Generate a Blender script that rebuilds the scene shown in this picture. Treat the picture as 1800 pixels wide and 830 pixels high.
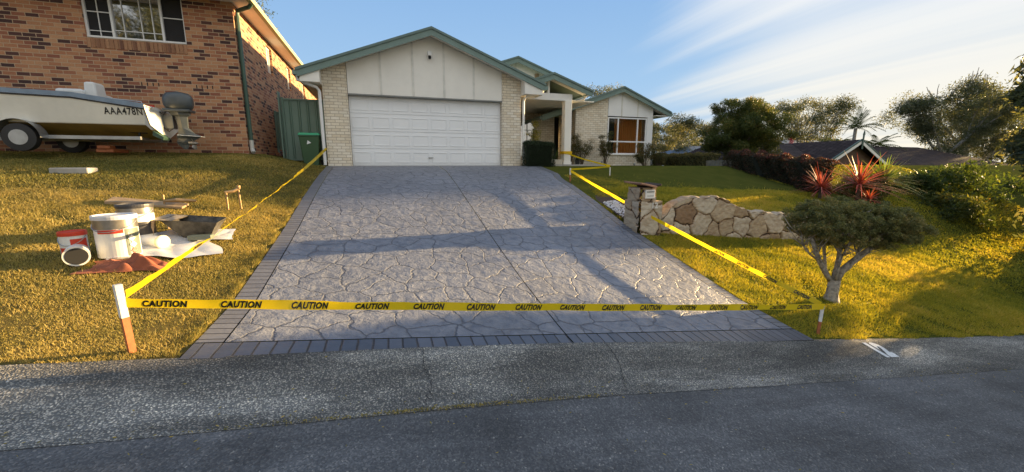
import bpy, math, random
import numpy as np
from math import sin, cos, radians, pi, sqrt, atan2
from mathutils import Vector, Matrix
random.seed(7)
rng = np.random.default_rng(7)
for o in list(bpy.data.objects): bpy.data.objects.remove(o)
sc = bpy.context.scene
# World axes follow the house: +u (x) along the street, +v (y) from the street to the house.
A = radians(18.13)
SUN_AZ, SUN_EL = radians(10.9), radians(6.7)
# ---------------------------------------------------------------- camera
cd = bpy.data.cameras.new('camera'); cam = bpy.data.objects.new('camera', cd); sc.collection.objects.link(cam)
cam.location = (0, 0, 1.6); cam.rotation_euler = (pi/2 - .1784, 0, -A)
cd.sensor_width = 36; cd.lens = 36*698.2/1800; cd.clip_end = 3000; cd.clip_start = .05
sc.camera = cam
# ---------------------------------------------------------------- world
w = bpy.data.worlds.new('World'); sc.world = w; w.use_nodes = True
nt = w.node_tree; nt.nodes.clear()
def N(t, ty, **k):
    n = t.nodes.new(ty)
    for a, b in k.items():
        if a == 'inp':
            for i, vv in b.items(): n.inputs[i].default_value = vv
        else: setattr(n, a, b)
    return n
def Lk(t, a, b): t.links.new(a, b)
def MATH(t, op, a, b=None, clamp=False):
    n = t.nodes.new('ShaderNodeMath'); n.operation = op; n.use_clamp = clamp
    for i, x in enumerate((a, b)):
        if x is None: continue
        if isinstance(x, (int, float)): n.inputs[i].default_value = x
        else: t.links.new(x, n.inputs[i])
    return n.outputs[0]
def RAMP(t, fac, stops, interp='LINEAR'):
    n = t.nodes.new('ShaderNodeValToRGB'); e = n.color_ramp.elements; n.color_ramp.interpolation = interp
    while len(e) > 1: e.remove(e[-1])
    for i, (p, c) in enumerate(stops):
        el = e[0] if i == 0 else e.new(p)
        el.position = p; el.color = (c, c, c, 1) if isinstance(c, (int, float)) else (*c, 1)
    t.links.new(fac, n.inputs[0]); return n.outputs[0]
def MIX(t, fac, a, b, mode='MIX'):
    n = t.nodes.new('ShaderNodeMix'); n.data_type = 'RGBA'; n.blend_type = mode
    for i, x in ((0, fac), (6, a), (7, b)):
        if isinstance(x, (int, float)): n.inputs[i].default_value = x
        elif isinstance(x, tuple): n.inputs[i].default_value = (*x, 1)
        else: t.links.new(x, n.inputs[i])
    return n.outputs[2]
def MAPR(t, x, a, b, c=0., d=1.):
    n = t.nodes.new('ShaderNodeMapRange'); n.interpolation_type = 'SMOOTHSTEP'
    t.links.new(x, n.inputs[0])
    for i, q in enumerate((a, b, c, d)): n.inputs[i+1].default_value = q
    return n.outputs[0]
sky = N(nt, 'ShaderNodeTexSky', sky_type='NISHITA', sun_disc=False, sun_elevation=SUN_EL,
        sun_rotation=pi/2 - SUN_AZ, altitude=30, air_density=1.0, dust_density=.6, ozone_density=1.2)
tc = N(nt, 'ShaderNodeTexCoord')
sep = N(nt, 'ShaderNodeSeparateXYZ'); Lk(nt, tc.outputs['Generated'], sep.inputs[0])
zc = MATH(nt, 'ADD', MATH(nt, 'MAXIMUM', sep.outputs[2], 0.), .07)
px = MATH(nt, 'DIVIDE', sep.outputs[0], zc); py = MATH(nt, 'DIVIDE', sep.outputs[1], zc)
cb = N(nt, 'ShaderNodeCombineXYZ'); Lk(nt, px, cb.inputs[0]); Lk(nt, py, cb.inputs[1])
mp = N(nt, 'ShaderNodeMapping'); Lk(nt, cb.outputs[0], mp.inputs[0])
mp.inputs['Rotation'].default_value = (0, 0, radians(36)); mp.inputs['Scale'].default_value = (1.15, .10, 1)
n1 = N(nt, 'ShaderNodeTexNoise', inp={'Scale': 1.15, 'Detail': 7, 'Roughness': .52, 'Distortion': .6}); Lk(nt, mp.outputs[0], n1.inputs[0])
mp2 = N(nt, 'ShaderNodeMapping'); Lk(nt, cb.outputs[0], mp2.inputs[0])
mp2.inputs['Rotation'].default_value = (0, 0, radians(36)); mp2.inputs['Scale'].default_value = (.45, .12, 1); mp2.inputs['Location'].default_value = (3.1, 1.7, 0)
n2 = N(nt, 'ShaderNodeTexNoise', inp={'Scale': 1., 'Detail': 3, 'Roughness': .5}); Lk(nt, mp2.outputs[0], n2.inputs[0])
az = MATH(nt, 'ARCTAN2', sep.outputs[0], sep.outputs[1])        # 0 = +v, grows to the right
cover = MATH(nt, 'MAXIMUM', MAPR(nt, az, radians(14), radians(58), -.30, .20), MAPR(nt, MATH(nt, 'ABSOLUTE', az), radians(95), radians(120), -.4, .42))  # second term: unseen cloud bank behind the camera, added as fill for house fronts
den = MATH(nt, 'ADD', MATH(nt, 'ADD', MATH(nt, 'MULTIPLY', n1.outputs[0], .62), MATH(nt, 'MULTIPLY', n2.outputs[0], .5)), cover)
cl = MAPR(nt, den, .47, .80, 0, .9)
rightness = MAPR(nt, az, radians(32), radians(75), 0, .8)
low = MAPR(nt, sep.outputs[2], .0, .32, 1, 0)
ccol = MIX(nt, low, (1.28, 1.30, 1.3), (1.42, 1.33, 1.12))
blue = MIX(nt, 1., MIX(nt, 1., sky.outputs[0], (.62, .84, 1.32), 'MULTIPLY'), RAMP(nt, sep.outputs[2], [(0., (.74, .96, 1.18)), (.18, (.52, .82, 1.18)), (.5, (.28, .56, 1.06)), (.9, (.24, .48, .95))]), 'DARKEN')
warm = MIX(nt, MATH(nt, 'MULTIPLY', rightness, low), blue, (1.28, 1.20, 1.0))
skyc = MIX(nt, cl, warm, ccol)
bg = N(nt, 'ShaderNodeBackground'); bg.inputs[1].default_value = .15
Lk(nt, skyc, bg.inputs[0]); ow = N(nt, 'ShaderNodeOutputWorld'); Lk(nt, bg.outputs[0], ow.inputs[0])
# ---------------------------------------------------------------- sun
sd = bpy.data.lights.new('sun', 'SUN'); sd.energy = 4.4; sd.angle = radians(.6); sd.color = (1, .69, .33)
so = bpy.data.objects.new('sun', sd); sc.collection.objects.link(so)
sdir = Vector((cos(SUN_EL)*cos(SUN_AZ), cos(SUN_EL)*sin(SUN_AZ), sin(SUN_EL)))
so.rotation_euler = sdir.to_track_quat('Z', 'Y').to_euler()
sc.view_settings.view_transform = 'Standard'; sc.view_settings.look = 'None'
sc.view_settings.exposure = 2.28; sc.view_settings.gamma = 1
sc.cycles.max_bounces = 8
# ---------------------------------------------------------------- materials
def mat(name, col=(.5, .5, .5), rough=.6, metal=0, spec=.5, fn=None, trans=0):
    m = bpy.data.materials.new(name); m.use_nodes = True; t = m.node_tree
    b = t.nodes['Principled BSDF']; b.inputs['Base Color'].default_value = (*col, 1)
    b.inputs['Roughness'].default_value = rough; b.inputs['Metallic'].default_value = metal
    b.inputs['Specular IOR Level'].default_value = spec
    if fn: fn(t, b)
    return m
def bump(t, b, h, strength=.5, dist=.01):
    n = N(t, 'ShaderNodeBump'); n.inputs['Strength'].default_value = strength; n.inputs['Distance'].default_value = dist
    Lk(t, h, n.inputs['Height']); Lk(t, n.outputs[0], b.inputs['Normal']); return n
def noise(t, scale, detail=4, rough=.5, vec=None, dist=0, uv=False):
    n = N(t, 'ShaderNodeTexNoise', inp={'Scale': scale, 'Detail': detail, 'Roughness': rough, 'Distortion': dist})
    if vec is None:
        vec = t.nodes.new('ShaderNodeTexCoord').outputs['UV' if uv else 'Object']
    Lk(t, vec, n.inputs[0]); return n.outputs[0]
def grubby(base, amt=.25, scale=3, bs=.0, bscale=60):
    def f(t, b):
        f1 = noise(t, scale, 6, .6)
        d = tuple(c*(1-amt) for c in base); l = tuple(min(1, c*(1+amt*.5)) for c in base)
        Lk(t, RAMP(t, f1, [(.3, d), (.7, l)]), b.inputs['Base Color'])
        if bs: bump(t, b, noise(t, bscale, 3), bs, .004)
    return f
def plain(name, col, rough=.6, metal=0, amt=.15, scale=4, bs=0, bscale=60):
    return mat(name, col, rough, metal, fn=grubby(col, amt, scale, bs, bscale))
def brickmat(name, stops, mortar, rough=.85, soft=0., bw=.24, rh=.086, ms=.006, strength=.6, swap=False):
    def f(t, b):
        uv = t.nodes.new('ShaderNodeTexCoord').outputs['UV']
        wob = N(t, 'ShaderNodeTexNoise', inp={'Scale': 18, 'Detail': 2}); Lk(t, uv, wob.inputs[0])
        vm = N(t, 'ShaderNodeVectorMath', operation='MULTIPLY_ADD'); Lk(t, wob.outputs[1], vm.inputs[0])
        vm.inputs[1].default_value = (.006, .006, 0); Lk(t, uv, vm.inputs[2])
        br = N(t, 'ShaderNodeTexBrick'); Lk(t, vm.outputs[0], br.inputs[0])
        br.inputs['Color1'].default_value = (0, 0, 0, 1); br.inputs['Color2'].default_value = (1, 1, 1, 1); br.inputs['Mortar'].default_value = (.5, .5, .5, 1)
        for k, q in (('Scale', 1), ('Mortar Size', ms), ('Mortar Smooth', .25), ('Bias', 0), ('Brick Width', bw), ('Row Height', rh)): br.inputs[k].default_value = q
        c = RAMP(t, br.outputs['Color'], stops)
        c = MIX(t, .4, c, RAMP(t, noise(t, 40, 5, .65, uv), [(.3, .5), (.65, 1.1)]), 'MULTIPLY')
        c = MIX(t, .35, c, RAMP(t, noise(t, 1.3, 4, .6, uv), [(.3, .7), (.65, 1.1)]), 'MULTIPLY')
        c = MIX(t, br.outputs['Fac'], c, mortar)
        Lk(t, c, b.inputs['Base Color'])
        h = MATH(t, 'SUBTRACT', MATH(t, 'MULTIPLY', noise(t, 70, 4, .6, uv), .3), br.outputs['Fac'])
        bump(t, b, h, strength, .008)
    return mat(name, rough=rough, fn=f)
M = {}
M['brick_red'] = brickmat('red brick', [(0, (.06, .03, .028)), (.17, (.11, .045, .035)), (.25, (.28, .10, .06)), (.5, (.42, .18, .09)), (.8, (.50, .25, .125)), (1, (.55, .30, .16))], (.47, .34, .22), ms=.008)
M['brick_cream'] = brickmat('cream brick', [(0, (.76, .66, .50)), (.5, (.85, .77, .62)), (1, (.90, .84, .72))], (.44, .36, .27), ms=.008)
M['soldier'] = brickmat('soldier brick', [(0, (.13, .055, .04)), (.5, (.34, .17, .09)), (1, (.44, .24, .13))], (.40, .30, .21), bw=.086, rh=.26)
M['cream'] = plain('cream paint', (.86, .84, .78), .55, amt=.06, scale=2)
M['white'] = plain('white paint', (.82, .83, .83), .45, amt=.05, scale=2)
M['strip'] = plain('batten paint', (.72, .71, .66), .55)
M['doorwhite'] = plain('door white', (.86, .88, .90), .38, amt=.04, scale=1.5)
M['seam'] = plain('seam shadow gap', (.25, .26, .25), .7)
M['trim'] = plain('sage trim', (.155, .235, .21), .4, amt=.12)
M['trimdark'] = plain('dark sage cap', (.115, .18, .165), .4)
M['darkgreen'] = plain('dark green steel', (.045, .095, .07), .45)
M['roof'] = plain('roof sheet', (.12, .18, .155), .5)
M['yellowgreen'] = plain('pale gutter paint', (.42, .44, .22), .45)
M['fence'] = plain('fence steel', (.15, .235, .19), .4, amt=.12, scale=2)
M['bin'] = plain('bin green', (.04, .095, .045), .4, amt=.1)
M['binlid'] = plain('bin lid green', (.03, .33, .16), .35, amt=.06)
M['black'] = plain('black rubber', (.02, .02, .022), .6)
M['ink'] = mat('black ink', (.015, .015, .015), .5)
M['paint_white'] = plain('road paint white', (.72, .74, .74), .7, amt=.3, scale=40)
M['timber'] = plain('raw timber', (.34, .24, .14), .8, amt=.3, scale=12, bs=.3)
M['orange'] = plain('orange paint', (.42, .13, .045), .55, amt=.3, scale=20)
M['stakewhite'] = plain('white stake paint', (.75, .73, .68), .55, amt=.2, scale=25)
M['tape'] = mat('yellow tape', (.82, .60, .015), .35, fn=lambda t, b: (b.inputs.__getitem__('Transmission Weight').__setattr__('default_value', 0),))
def tape_fn(t, b):
    out = [n for n in t.nodes if n.type == 'OUTPUT_MATERIAL'][0]
    tr = N(t, 'ShaderNodeBsdfTranslucent'); tr.inputs[0].default_value = (.95, .68, .02, 1)
    ms = N(t, 'ShaderNodeMixShader'); ms.inputs[0].default_value = .55
    Lk(t, b.outputs[0], ms.inputs[1]); Lk(t, tr.outputs[0], ms.inputs[2]); Lk(t, ms.outputs[0], out.inputs[0])
M['tape'] = mat('yellow tape', (.86, .62, .012), .35, fn=tape_fn)
def glass_fn(t, b):
    b.inputs['Roughness'].default_value = .03
    b.inputs['Specular IOR Level'].default_value = 1.
    bump(t, b, noise(t, .7, 2), .12, .05)
M['glass'] = mat('dark window glass', (.02, .024, .028), .03, fn=glass_fn)
M['glass'].node_tree.nodes['Principled BSDF'].inputs['IOR'].default_value = 2.6
def clear_fn(t, b):
    out = [n for n in t.nodes if n.type == 'OUTPUT_MATERIAL'][0]
    tr = N(t, 'ShaderNodeBsdfTransparent'); tr.inputs[0].default_value = (.86, .88, .88, 1)
    gl = N(t, 'ShaderNodeBsdfGlossy'); gl.inputs[1].default_value = .02
    fr = N(t, 'ShaderNodeFresnel'); fr.inputs[0].default_value = 1.35
    ms = N(t, 'ShaderNodeMixShader'); Lk(t, fr.outputs[0], ms.inputs[0])
    Lk(t, tr.outputs[0], ms.inputs[1]); Lk(t, gl.outputs[0], ms.inputs[2]); Lk(t, ms.outputs[0], out.inputs[0])
M['screen'] = plain('fly screen mesh', (.022, .022, .024), .9)
M['clear'] = mat('clear glass', fn=clear_fn)
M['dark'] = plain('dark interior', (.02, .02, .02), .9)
def curtain_fn(t, b):
    out = [n for n in t.nodes if n.type == 'OUTPUT_MATERIAL'][0]
    b.inputs['Base Color'].default_value = (.85, .42, .13, 1); b.inputs['Roughness'].default_value = .9
    tr = N(t, 'ShaderNodeBsdfTranslucent'); tr.inputs[0].default_value = (.95, .45, .12, 1)
    ms = N(t, 'ShaderNodeMixShader'); ms.inputs[0].default_value = .6
    Lk(t, b.outputs[0], ms.inputs[1]); Lk(t, tr.outputs[0], ms.inputs[2]); Lk(t, ms.outputs[0], out.inputs[0])
M['curtain'] = mat('curtain cloth', fn=curtain_fn)
M['boatcream'] = plain('boat gelcoat cream', (.78, .76, .68), .3, amt=.12, scale=2)
M['boatwhite'] = plain('boat gelcoat white', (.68, .70, .70), .3, amt=.1)
M['boatblue'] = plain('boat deck blue', (.20, .27, .36), .4, amt=.2)
M['boatochre'] = plain('antifoul ochre', (.36, .24, .06), .6, amt=.3)
M['motorgrey'] = plain('outboard grey', (.075, .088, .094), .33, amt=.12)
M['galv'] = plain('galvanised steel', (.42, .43, .44), .4, .7, amt=.25)
M['tinsteel'] = plain('tin steel', (.35, .33, .30), .35, .8, amt=.3, scale=9)
M['tinwhite'] = plain('tin white label', (.72, .72, .68), .4, amt=.12, scale=8)
M['tinred'] = plain('tin red', (.58, .045, .02), .4, amt=.1)
M['tindark'] = plain('tin dark stripe', (.045, .045, .05), .4, amt=.2)
M['tingreen'] = plain('tin grey green', (.13, .16, .13), .4, amt=.15)
M['lidwhite'] = plain('lid white', (.62, .64, .68), .35, amt=.12)
M['rag'] = plain('brown towel', (.30, .095, .05), .95, amt=.3, scale=14, bs=.6, bscale=160)
M['sheet'] = plain('plastic drop sheet', (.52, .53, .55), .35, amt=.15, scale=8)
M['brass'] = plain('weathered brass', (.36, .24, .12), .5, .5, amt=.3)
M['pvc'] = plain('pvc', (.55, .54, .50), .4)
M['pot'] = plain('pale pot', (.55, .50, .40), .7)
M['tile_dark'] = None
def tile_fn(base, rh=.33, bw=.3, st=.9):
    def f(t, b):
        uv = t.nodes.new('ShaderNodeTexCoord').outputs['UV']
        br = N(t, 'ShaderNodeTexBrick', offset=.5); Lk(t, uv, br.inputs[0])
        br.inputs['Color1'].default_value = (*[c*.75 for c in base], 1); br.inputs['Color2'].default_value = (*[c*1.25 for c in base], 1)
        br.inputs['Mortar'].default_value = (*[c*.4 for c in base], 1)
        for k, q in (('Scale', 1), ('Mortar Size', .02), ('Mortar Smooth', .4), ('Brick Width', bw), ('Row Height', rh)): br.inputs[k].default_value = q
        Lk(t, br.outputs['Color'], b.inputs['Base Color'])
        s2 = N(t, 'ShaderNodeSeparateXYZ'); Lk(t, uv, s2.inputs[0])
        saw = MATH(t, 'FRACT', MATH(t, 'DIVIDE', s2.outputs[1], rh))
        bump(t, b, MATH(t, 'SUBTRACT', MATH(t, 'MULTIPLY', saw, -1.), br.outputs['Fac']), st, .03)
    return f
M['tile_dark'] = mat('dark roof tile', rough=.95, spec=.15, fn=tile_fn((.050, .036, .034)))
M['metal_roof'] = mat('grey metal roof', rough=.35, fn=tile_fn((.36, .38, .42), rh=6, bw=.4, st=.4))
# --- foliage: colour varies per leaf by a vertex attribute
def leafmat(name, stops, trans=.35, rough=.55):
    def f(t, b):
        out = [n for n in t.nodes if n.type == 'OUTPUT_MATERIAL'][0]
        at = N(t, 'ShaderNodeAttribute', attribute_name='tint')
        c = RAMP(t, at.outputs['Fac'], stops)
        Lk(t, c, b.inputs['Base Color']); b.inputs['Roughness'].default_value = rough; b.inputs['Specular IOR Level'].default_value = .3
        tr = N(t, 'ShaderNodeBsdfTranslucent')
        Lk(t, MIX(t, 1., c, (1.5, 1.35, .6), 'MULTIPLY'), tr.inputs[0])
        ms = N(t, 'ShaderNodeMixShader'); ms.inputs[0].default_value = trans
        Lk(t, b.outputs[0], ms.inputs[1]); Lk(t, tr.outputs[0], ms.inputs[2]); Lk(t, ms.outputs[0], out.inputs[0])
    return mat(name, fn=f)
M['leaf_topiary'] = leafmat('topiary leaves', [(0, (.08, .10, .04)), (.5, (.20, .205, .08)), (.8, (.33, .28, .11)), (1, (.50, .36, .16))])
M['leaf_box'] = leafmat('box leaves', [(0, (.010, .020, .010)), (1, (.035, .06, .025))], .15)
M['leaf_dense'] = leafmat('dense tree leaves', [(0, (.035, .055, .015)), (.55, (.095, .12, .03)), (.85, (.19, .18, .04)), (1, (.34, .20, .08))])
M['leaf_dark'] = leafmat('photinia leaves', [(0, (.022, .03, .016)), (.6, (.05, .045, .025)), (.85, (.12, .04, .03)), (1, (.24, .07, .05))], .25)
M['leaf_hedge'] = leafmat('clipped hedge leaves', [(0, (.045, .055, .02)), (.6, (.13, .125, .045)), (1, (.30, .22, .07))], .25)
M['leaf_gum'] = leafmat('gum leaves', [(0, (.05, .065, .035)), (.6, (.11, .125, .07)), (1, (.24, .22, .12))], .4)
M['leaf_bright'] = leafmat('bright shrub leaves', [(0, (.025, .045, .012)), (.6, (.065, .10, .025)), (1, (.20, .22, .045))], .4)
M['leaf_red'] = leafmat('cordyline leaves', [(0, (.16, .03, .03)), (.6, (.42, .09, .07)), (1, (.62, .22, .15))], .3)
M['leaf_yucca'] = leafmat('sword leaves', [(0, (.05, .09, .02)), (.6, (.13, .20, .04)), (1, (.36, .38, .10))], .35)
M['leaf_rose'] = leafmat('rose leaves', [(0, (.04, .055, .02)), (.6, (.11, .11, .04)), (1, (.30, .16, .07))], .35)
M['leaf_yellow'] = leafmat('variegated leaves', [(0, (.12, .16, .03)), (.5, (.42, .38, .08)), (1, (.68, .62, .25))], .4)
M['leaf_palm'] = leafmat('palm fronds', [(0, (.04, .06, .02)), (.6, (.10, .13, .04)), (1, (.26, .24, .08))], .4)
M['petal'] = leafmat('pink petals', [(0, (.5, .05, .12)), (1, (.75, .15, .25))], .3)
M['grass_l'] = leafmat('dry lawn blades', [(0, (.10, .115, .03)), (.35, (.22, .20, .055)), (.7, (.38, .30, .09)), (1, (.54, .42, .16))], .35, .7)
M['grass_r'] = leafmat('green lawn blades', [(0, (.10, .13, .015)), (.4, (.27, .27, .03)), (.75, (.44, .37, .045)), (1, (.56, .42, .10))], .4, .7)
M['bark'] = plain('grey bark', (.34, .30, .24), .85, amt=.4, scale=9, bs=.8, bscale=40)
M['bark_rough'] = plain('flaking pale bark', (.36, .31, .24), .9, amt=.65, scale=22, bs=1., bscale=55)
M['bark_dark'] = plain('brown bark', (.10, .075, .05), .9, amt=.4, scale=9)
M['twig'] = plain('twiggy dark core', (.018, .02, .01), .95)
def soil_fn(c1, c2, c3):
    def f(t, b):
        a = noise(t, 2.2, 6, .65); d = noise(t, 45, 4, .7)
        c = RAMP(t, a, [(.35, c1), (.65, c2)]); Lk(t, MIX(t, RAMP(t, d, [(.4, 0.), (.65, .7)]), c, c3), b.inputs['Base Color'])
        bump(t, b, d, .8, .02)
    return f
M['lawn_l'] = mat('left lawn ground', rough=1., spec=0., fn=soil_fn((.07, .07, .02), (.15, .115, .035), (.10, .07, .035)))
M['lawn_r'] = mat('right lawn ground', rough=1., spec=0., fn=soil_fn((.06, .08, .014), (.10, .105, .02), (.08, .07, .025)))
def asphalt(t, b):
    v = N(t, 'ShaderNodeTexVoronoi', feature='F1', inp={'Scale': 95}); tcx = t.nodes.new('ShaderNodeTexCoord').outputs['Object']; Lk(t, tcx, v.inputs[0])
    g = RAMP(t, v.outputs['Color'], [(0, (.048, .050, .053)), (.6, (.092, .095, .10)), (.88, (.15, .15, .148)), (1, (.36, .34, .30))])
    big = RAMP(t, noise(t, .9, 5, .6, tcx, .5), [(.3, .6), (.7, 1.5)])
    mpp = N(t, 'ShaderNodeMapping'); Lk(t, tcx, mpp.inputs[0]); mpp.inputs['Scale'].default_value = (.12, 2.2, 1)
    streak = RAMP(t, noise(t, 2.2, 4, .6, mpp.outputs[0]), [(.35, .75), (.65, 1.15)])
    Lk(t, MIX(t, 1., MIX(t, 1., g, big, 'MULTIPLY'), streak, 'MULTIPLY'), b.inputs['Base Color'])
    bump(t, b, MATH(t, 'ADD', MATH(t, 'MULTIPLY', v.outputs['Distance'], -1.), noise(t, 50, 5, .7, tcx)), .55, .006)
M['asphalt'] = mat('asphalt', rough=.8, fn=asphalt)
def aggregate(t, b):
    tcx = t.nodes.new('ShaderNodeTexCoord').outputs['Object']
    v = N(t, 'ShaderNodeTexVoronoi', feature='F1', inp={'Scale': 78, 'Randomness': 1.}); dv = N(t, 'ShaderNodeVectorMath', operation='MULTIPLY_ADD'); dn = N(t, 'ShaderNodeTexNoise', inp={'Scale': 35, 'Detail': 3}); Lk(t, tcx, dn.inputs[0]); Lk(t, dn.outputs[1], dv.inputs[0]); dv.inputs[1].default_value = (.03, .03, .03); Lk(t, tcx, dv.inputs[2]); Lk(t, dv.outputs[0], v.inputs[0])
    peb = RAMP(t, v.outputs['Color'], [(0, (.15, .148, .135)), (.5, (.27, .262, .235)), (.8, (.44, .41, .35)), (1, (.74, .68, .57))])
    matrix = (.085, .087, .084)
    c = MIX(t, RAMP(t, v.outputs['Distance'], [(.30, 0.), (.55, 1.)]), peb, matrix)
    mpp = N(t, 'ShaderNodeMapping'); Lk(t, tcx, mpp.inputs[0]); mpp.inputs['Scale'].default_value = (.35, 1.6, 1)
    wear = RAMP(t, noise(t, 1.5, 6, .62, mpp.outputs[0]), [(.34, .45), (.5, .95), (.66, 2.)])
    Lk(t, MIX(t, 1., c, wear, 'MULTIPLY'), b.inputs['Base Color'])
    bump(t, b, MATH(t, 'ADD', MATH(t, 'MULTIPLY', v.outputs['Distance'], -1.2), noise(t, 30, 5, .7, tcx)), .9, .010)
M['aggregate'] = mat('exposed aggregate', rough=.8, fn=aggregate)
def stamped(t, b):
    uv = t.nodes.new('ShaderNodeTexCoord').outputs['UV']
    wob = N(t, 'ShaderNodeTexNoise', inp={'Scale': 3.2, 'Detail': 4, 'Roughness': .6}); Lk(t, uv, wob.inputs[0])
    vm = N(t, 'ShaderNodeVectorMath', operation='MULTIPLY_ADD'); Lk(t, wob.outputs[1], vm.inputs[0])
    vm.inputs[1].default_value = (.24, .22, 0); Lk(t, uv, vm.inputs[2])
    ve = N(t, 'ShaderNodeTexVoronoi', feature='DISTANCE_TO_EDGE', voronoi_dimensions='2D', inp={'Scale': 2.5, 'Randomness': 1.}); Lk(t, vm.outputs[0], ve.inputs[0])
    vc = N(t, 'ShaderNodeTexVoronoi', feature='F1', voronoi_dimensions='2D', inp={'Scale': 2.5, 'Randomness': 1.}); Lk(t, vm.outputs[0], vc.inputs[0])
    groove = RAMP(t, ve.outputs['Distance'], [(.0, 0.), (.014, .15), (.036, 1.)])
    n1 = noise(t, 7, 7, .62, uv, .3); n2 = noise(t, 45, 5, .6, uv)
    c = RAMP(t, n1, [(.3, (.130, .143, .178)), (.5, (.200, .212, .248)), (.75, (.280, .286, .312))])
    c = MIX(t, .45, c, RAMP(t, noise(t, .55, 5, .6, uv, .8), [(.35, .62), (.65, 1.12)]), 'MULTIPLY')
    c = MIX(t, .25, c, RAMP(t, vc.outputs['Color'], [(0, .6), (1, 1.)]), 'MULTIPLY')
    c = MIX(t, MATH(t, 'SUBTRACT', 1., groove), c, (.095, .102, .125))
    Lk(t, c, b.inputs['Base Color'])
    cellh = N(t, 'ShaderNodeSeparateColor'); Lk(t, vc.outputs['Color'], cellh.inputs[0])
    h = MATH(t, 'ADD', MATH(t, 'MULTIPLY', groove, .62), MATH(t, 'MULTIPLY', n1, 2.6))
    h = MATH(t, 'ADD', h, MATH(t, 'MULTIPLY', n2, .25))
    h = MATH(t, 'ADD', h, MATH(t, 'MULTIPLY', cellh.outputs[0], .25))
    bump(t, b, h, .9, .018)
M['stamped'] = mat('stamped concrete', rough=.55, fn=stamped)
def header_fn(axis, period=.127, hc=[(0, (.070, .080, .105)), (1, (.115, .125, .155))]):
    def f(t, b):
        uv = t.nodes.new('ShaderNodeTexCoord').outputs['UV']
        s = N(t, 'ShaderNodeSeparateXYZ'); Lk(t, uv, s.inputs[0])
        wv = MATH(t, 'ADD', MATH(t, 'DIVIDE', s.outputs[axis], period), MATH(t, 'MULTIPLY', noise(t, 4, 3, .5, uv), .25))
        tri = MATH(t, 'ABSOLUTE', MATH(t, 'SUBTRACT', MATH(t, 'FRACT', wv), .5))
        g = RAMP(t, tri, [(.42, 1.), (.475, .1), (.5, 0.)])
        idx = N(t, 'ShaderNodeTexWhiteNoise', noise_dimensions='1D'); Lk(t, MATH(t, 'FLOOR', MATH(t, 'ADD', wv, 0.)), idx.inputs['W'])
        c = RAMP(t, idx.outputs['Value'], hc)
        c = MIX(t, .4, c, RAMP(t, noise(t, 9, 5, .6, uv), [(.3, .65), (.7, 1.1)]), 'MULTIPLY')
        c = MIX(t, MATH(t, 'SUBTRACT', 1., g), c, (.02, .021, .026))
        Lk(t, c, b.inputs['Base Color'])
        bump(t, b, MATH(t, 'ADD', g, MATH(t, 'MULTIPLY', noise(t, 20, 4, .6, uv), .3)), .8, .012)
    return f
M['header_front'] = mat('header border front', rough=.42, fn=header_fn(0))
M['header_side'] = mat('header border side', rough=.5, fn=header_fn(1, .105, [(0, (.125, .132, .155)), (1, (.165, .172, .195))]))
M['joint'] = plain('control joint', (.025, .026, .03), .8)
M['smooth_conc'] = plain('smooth grey apron', (.17, .175, .195), .5, amt=.2, scale=5, bs=.2)
M['pale_conc'] = plain('pale concrete', (.42, .40, .36), .8, amt=.25)
def stone_fn(t, b):
    at = N(t, 'ShaderNodeAttribute', attribute_name='tint')
    c = RAMP(t, at.outputs['Fac'], [(0, (.05, .032, .022)), (.08, (.07, .045, .03)), (.12, (.26, .17, .10)), (.4, (.40, .30, .19)), (.7, (.50, .41, .29)), (1, (.55, .49, .39))])
    tcx = t.nodes.new('ShaderNodeTexCoord').outputs['Object']
    mpp = N(t, 'ShaderNodeMapping'); Lk(t, tcx, mpp.inputs[0]); mpp.inputs['Rotation'].default_value = (.3, .5, .2); mpp.inputs['Scale'].default_value = (1, 1, 3)
    c = MIX(t, .75, c, RAMP(t, noise(t, 4, 8, .68, mpp.outputs[0], .9), [(.32, (.45, .33, .24)), (.58, (1., 1., 1.))]), 'MULTIPLY')
    Lk(t, c, b.inputs['Base Color']); bump(t, b, noise(t, 25, 6, .65, tcx), .6, .012)
M['stone'] = mat('sandstone', rough=.9, fn=stone_fn)
M['slab'] = plain('terracotta slab', (.40, .22, .14), .85, amt=.35, scale=6, bs=.5)
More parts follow.
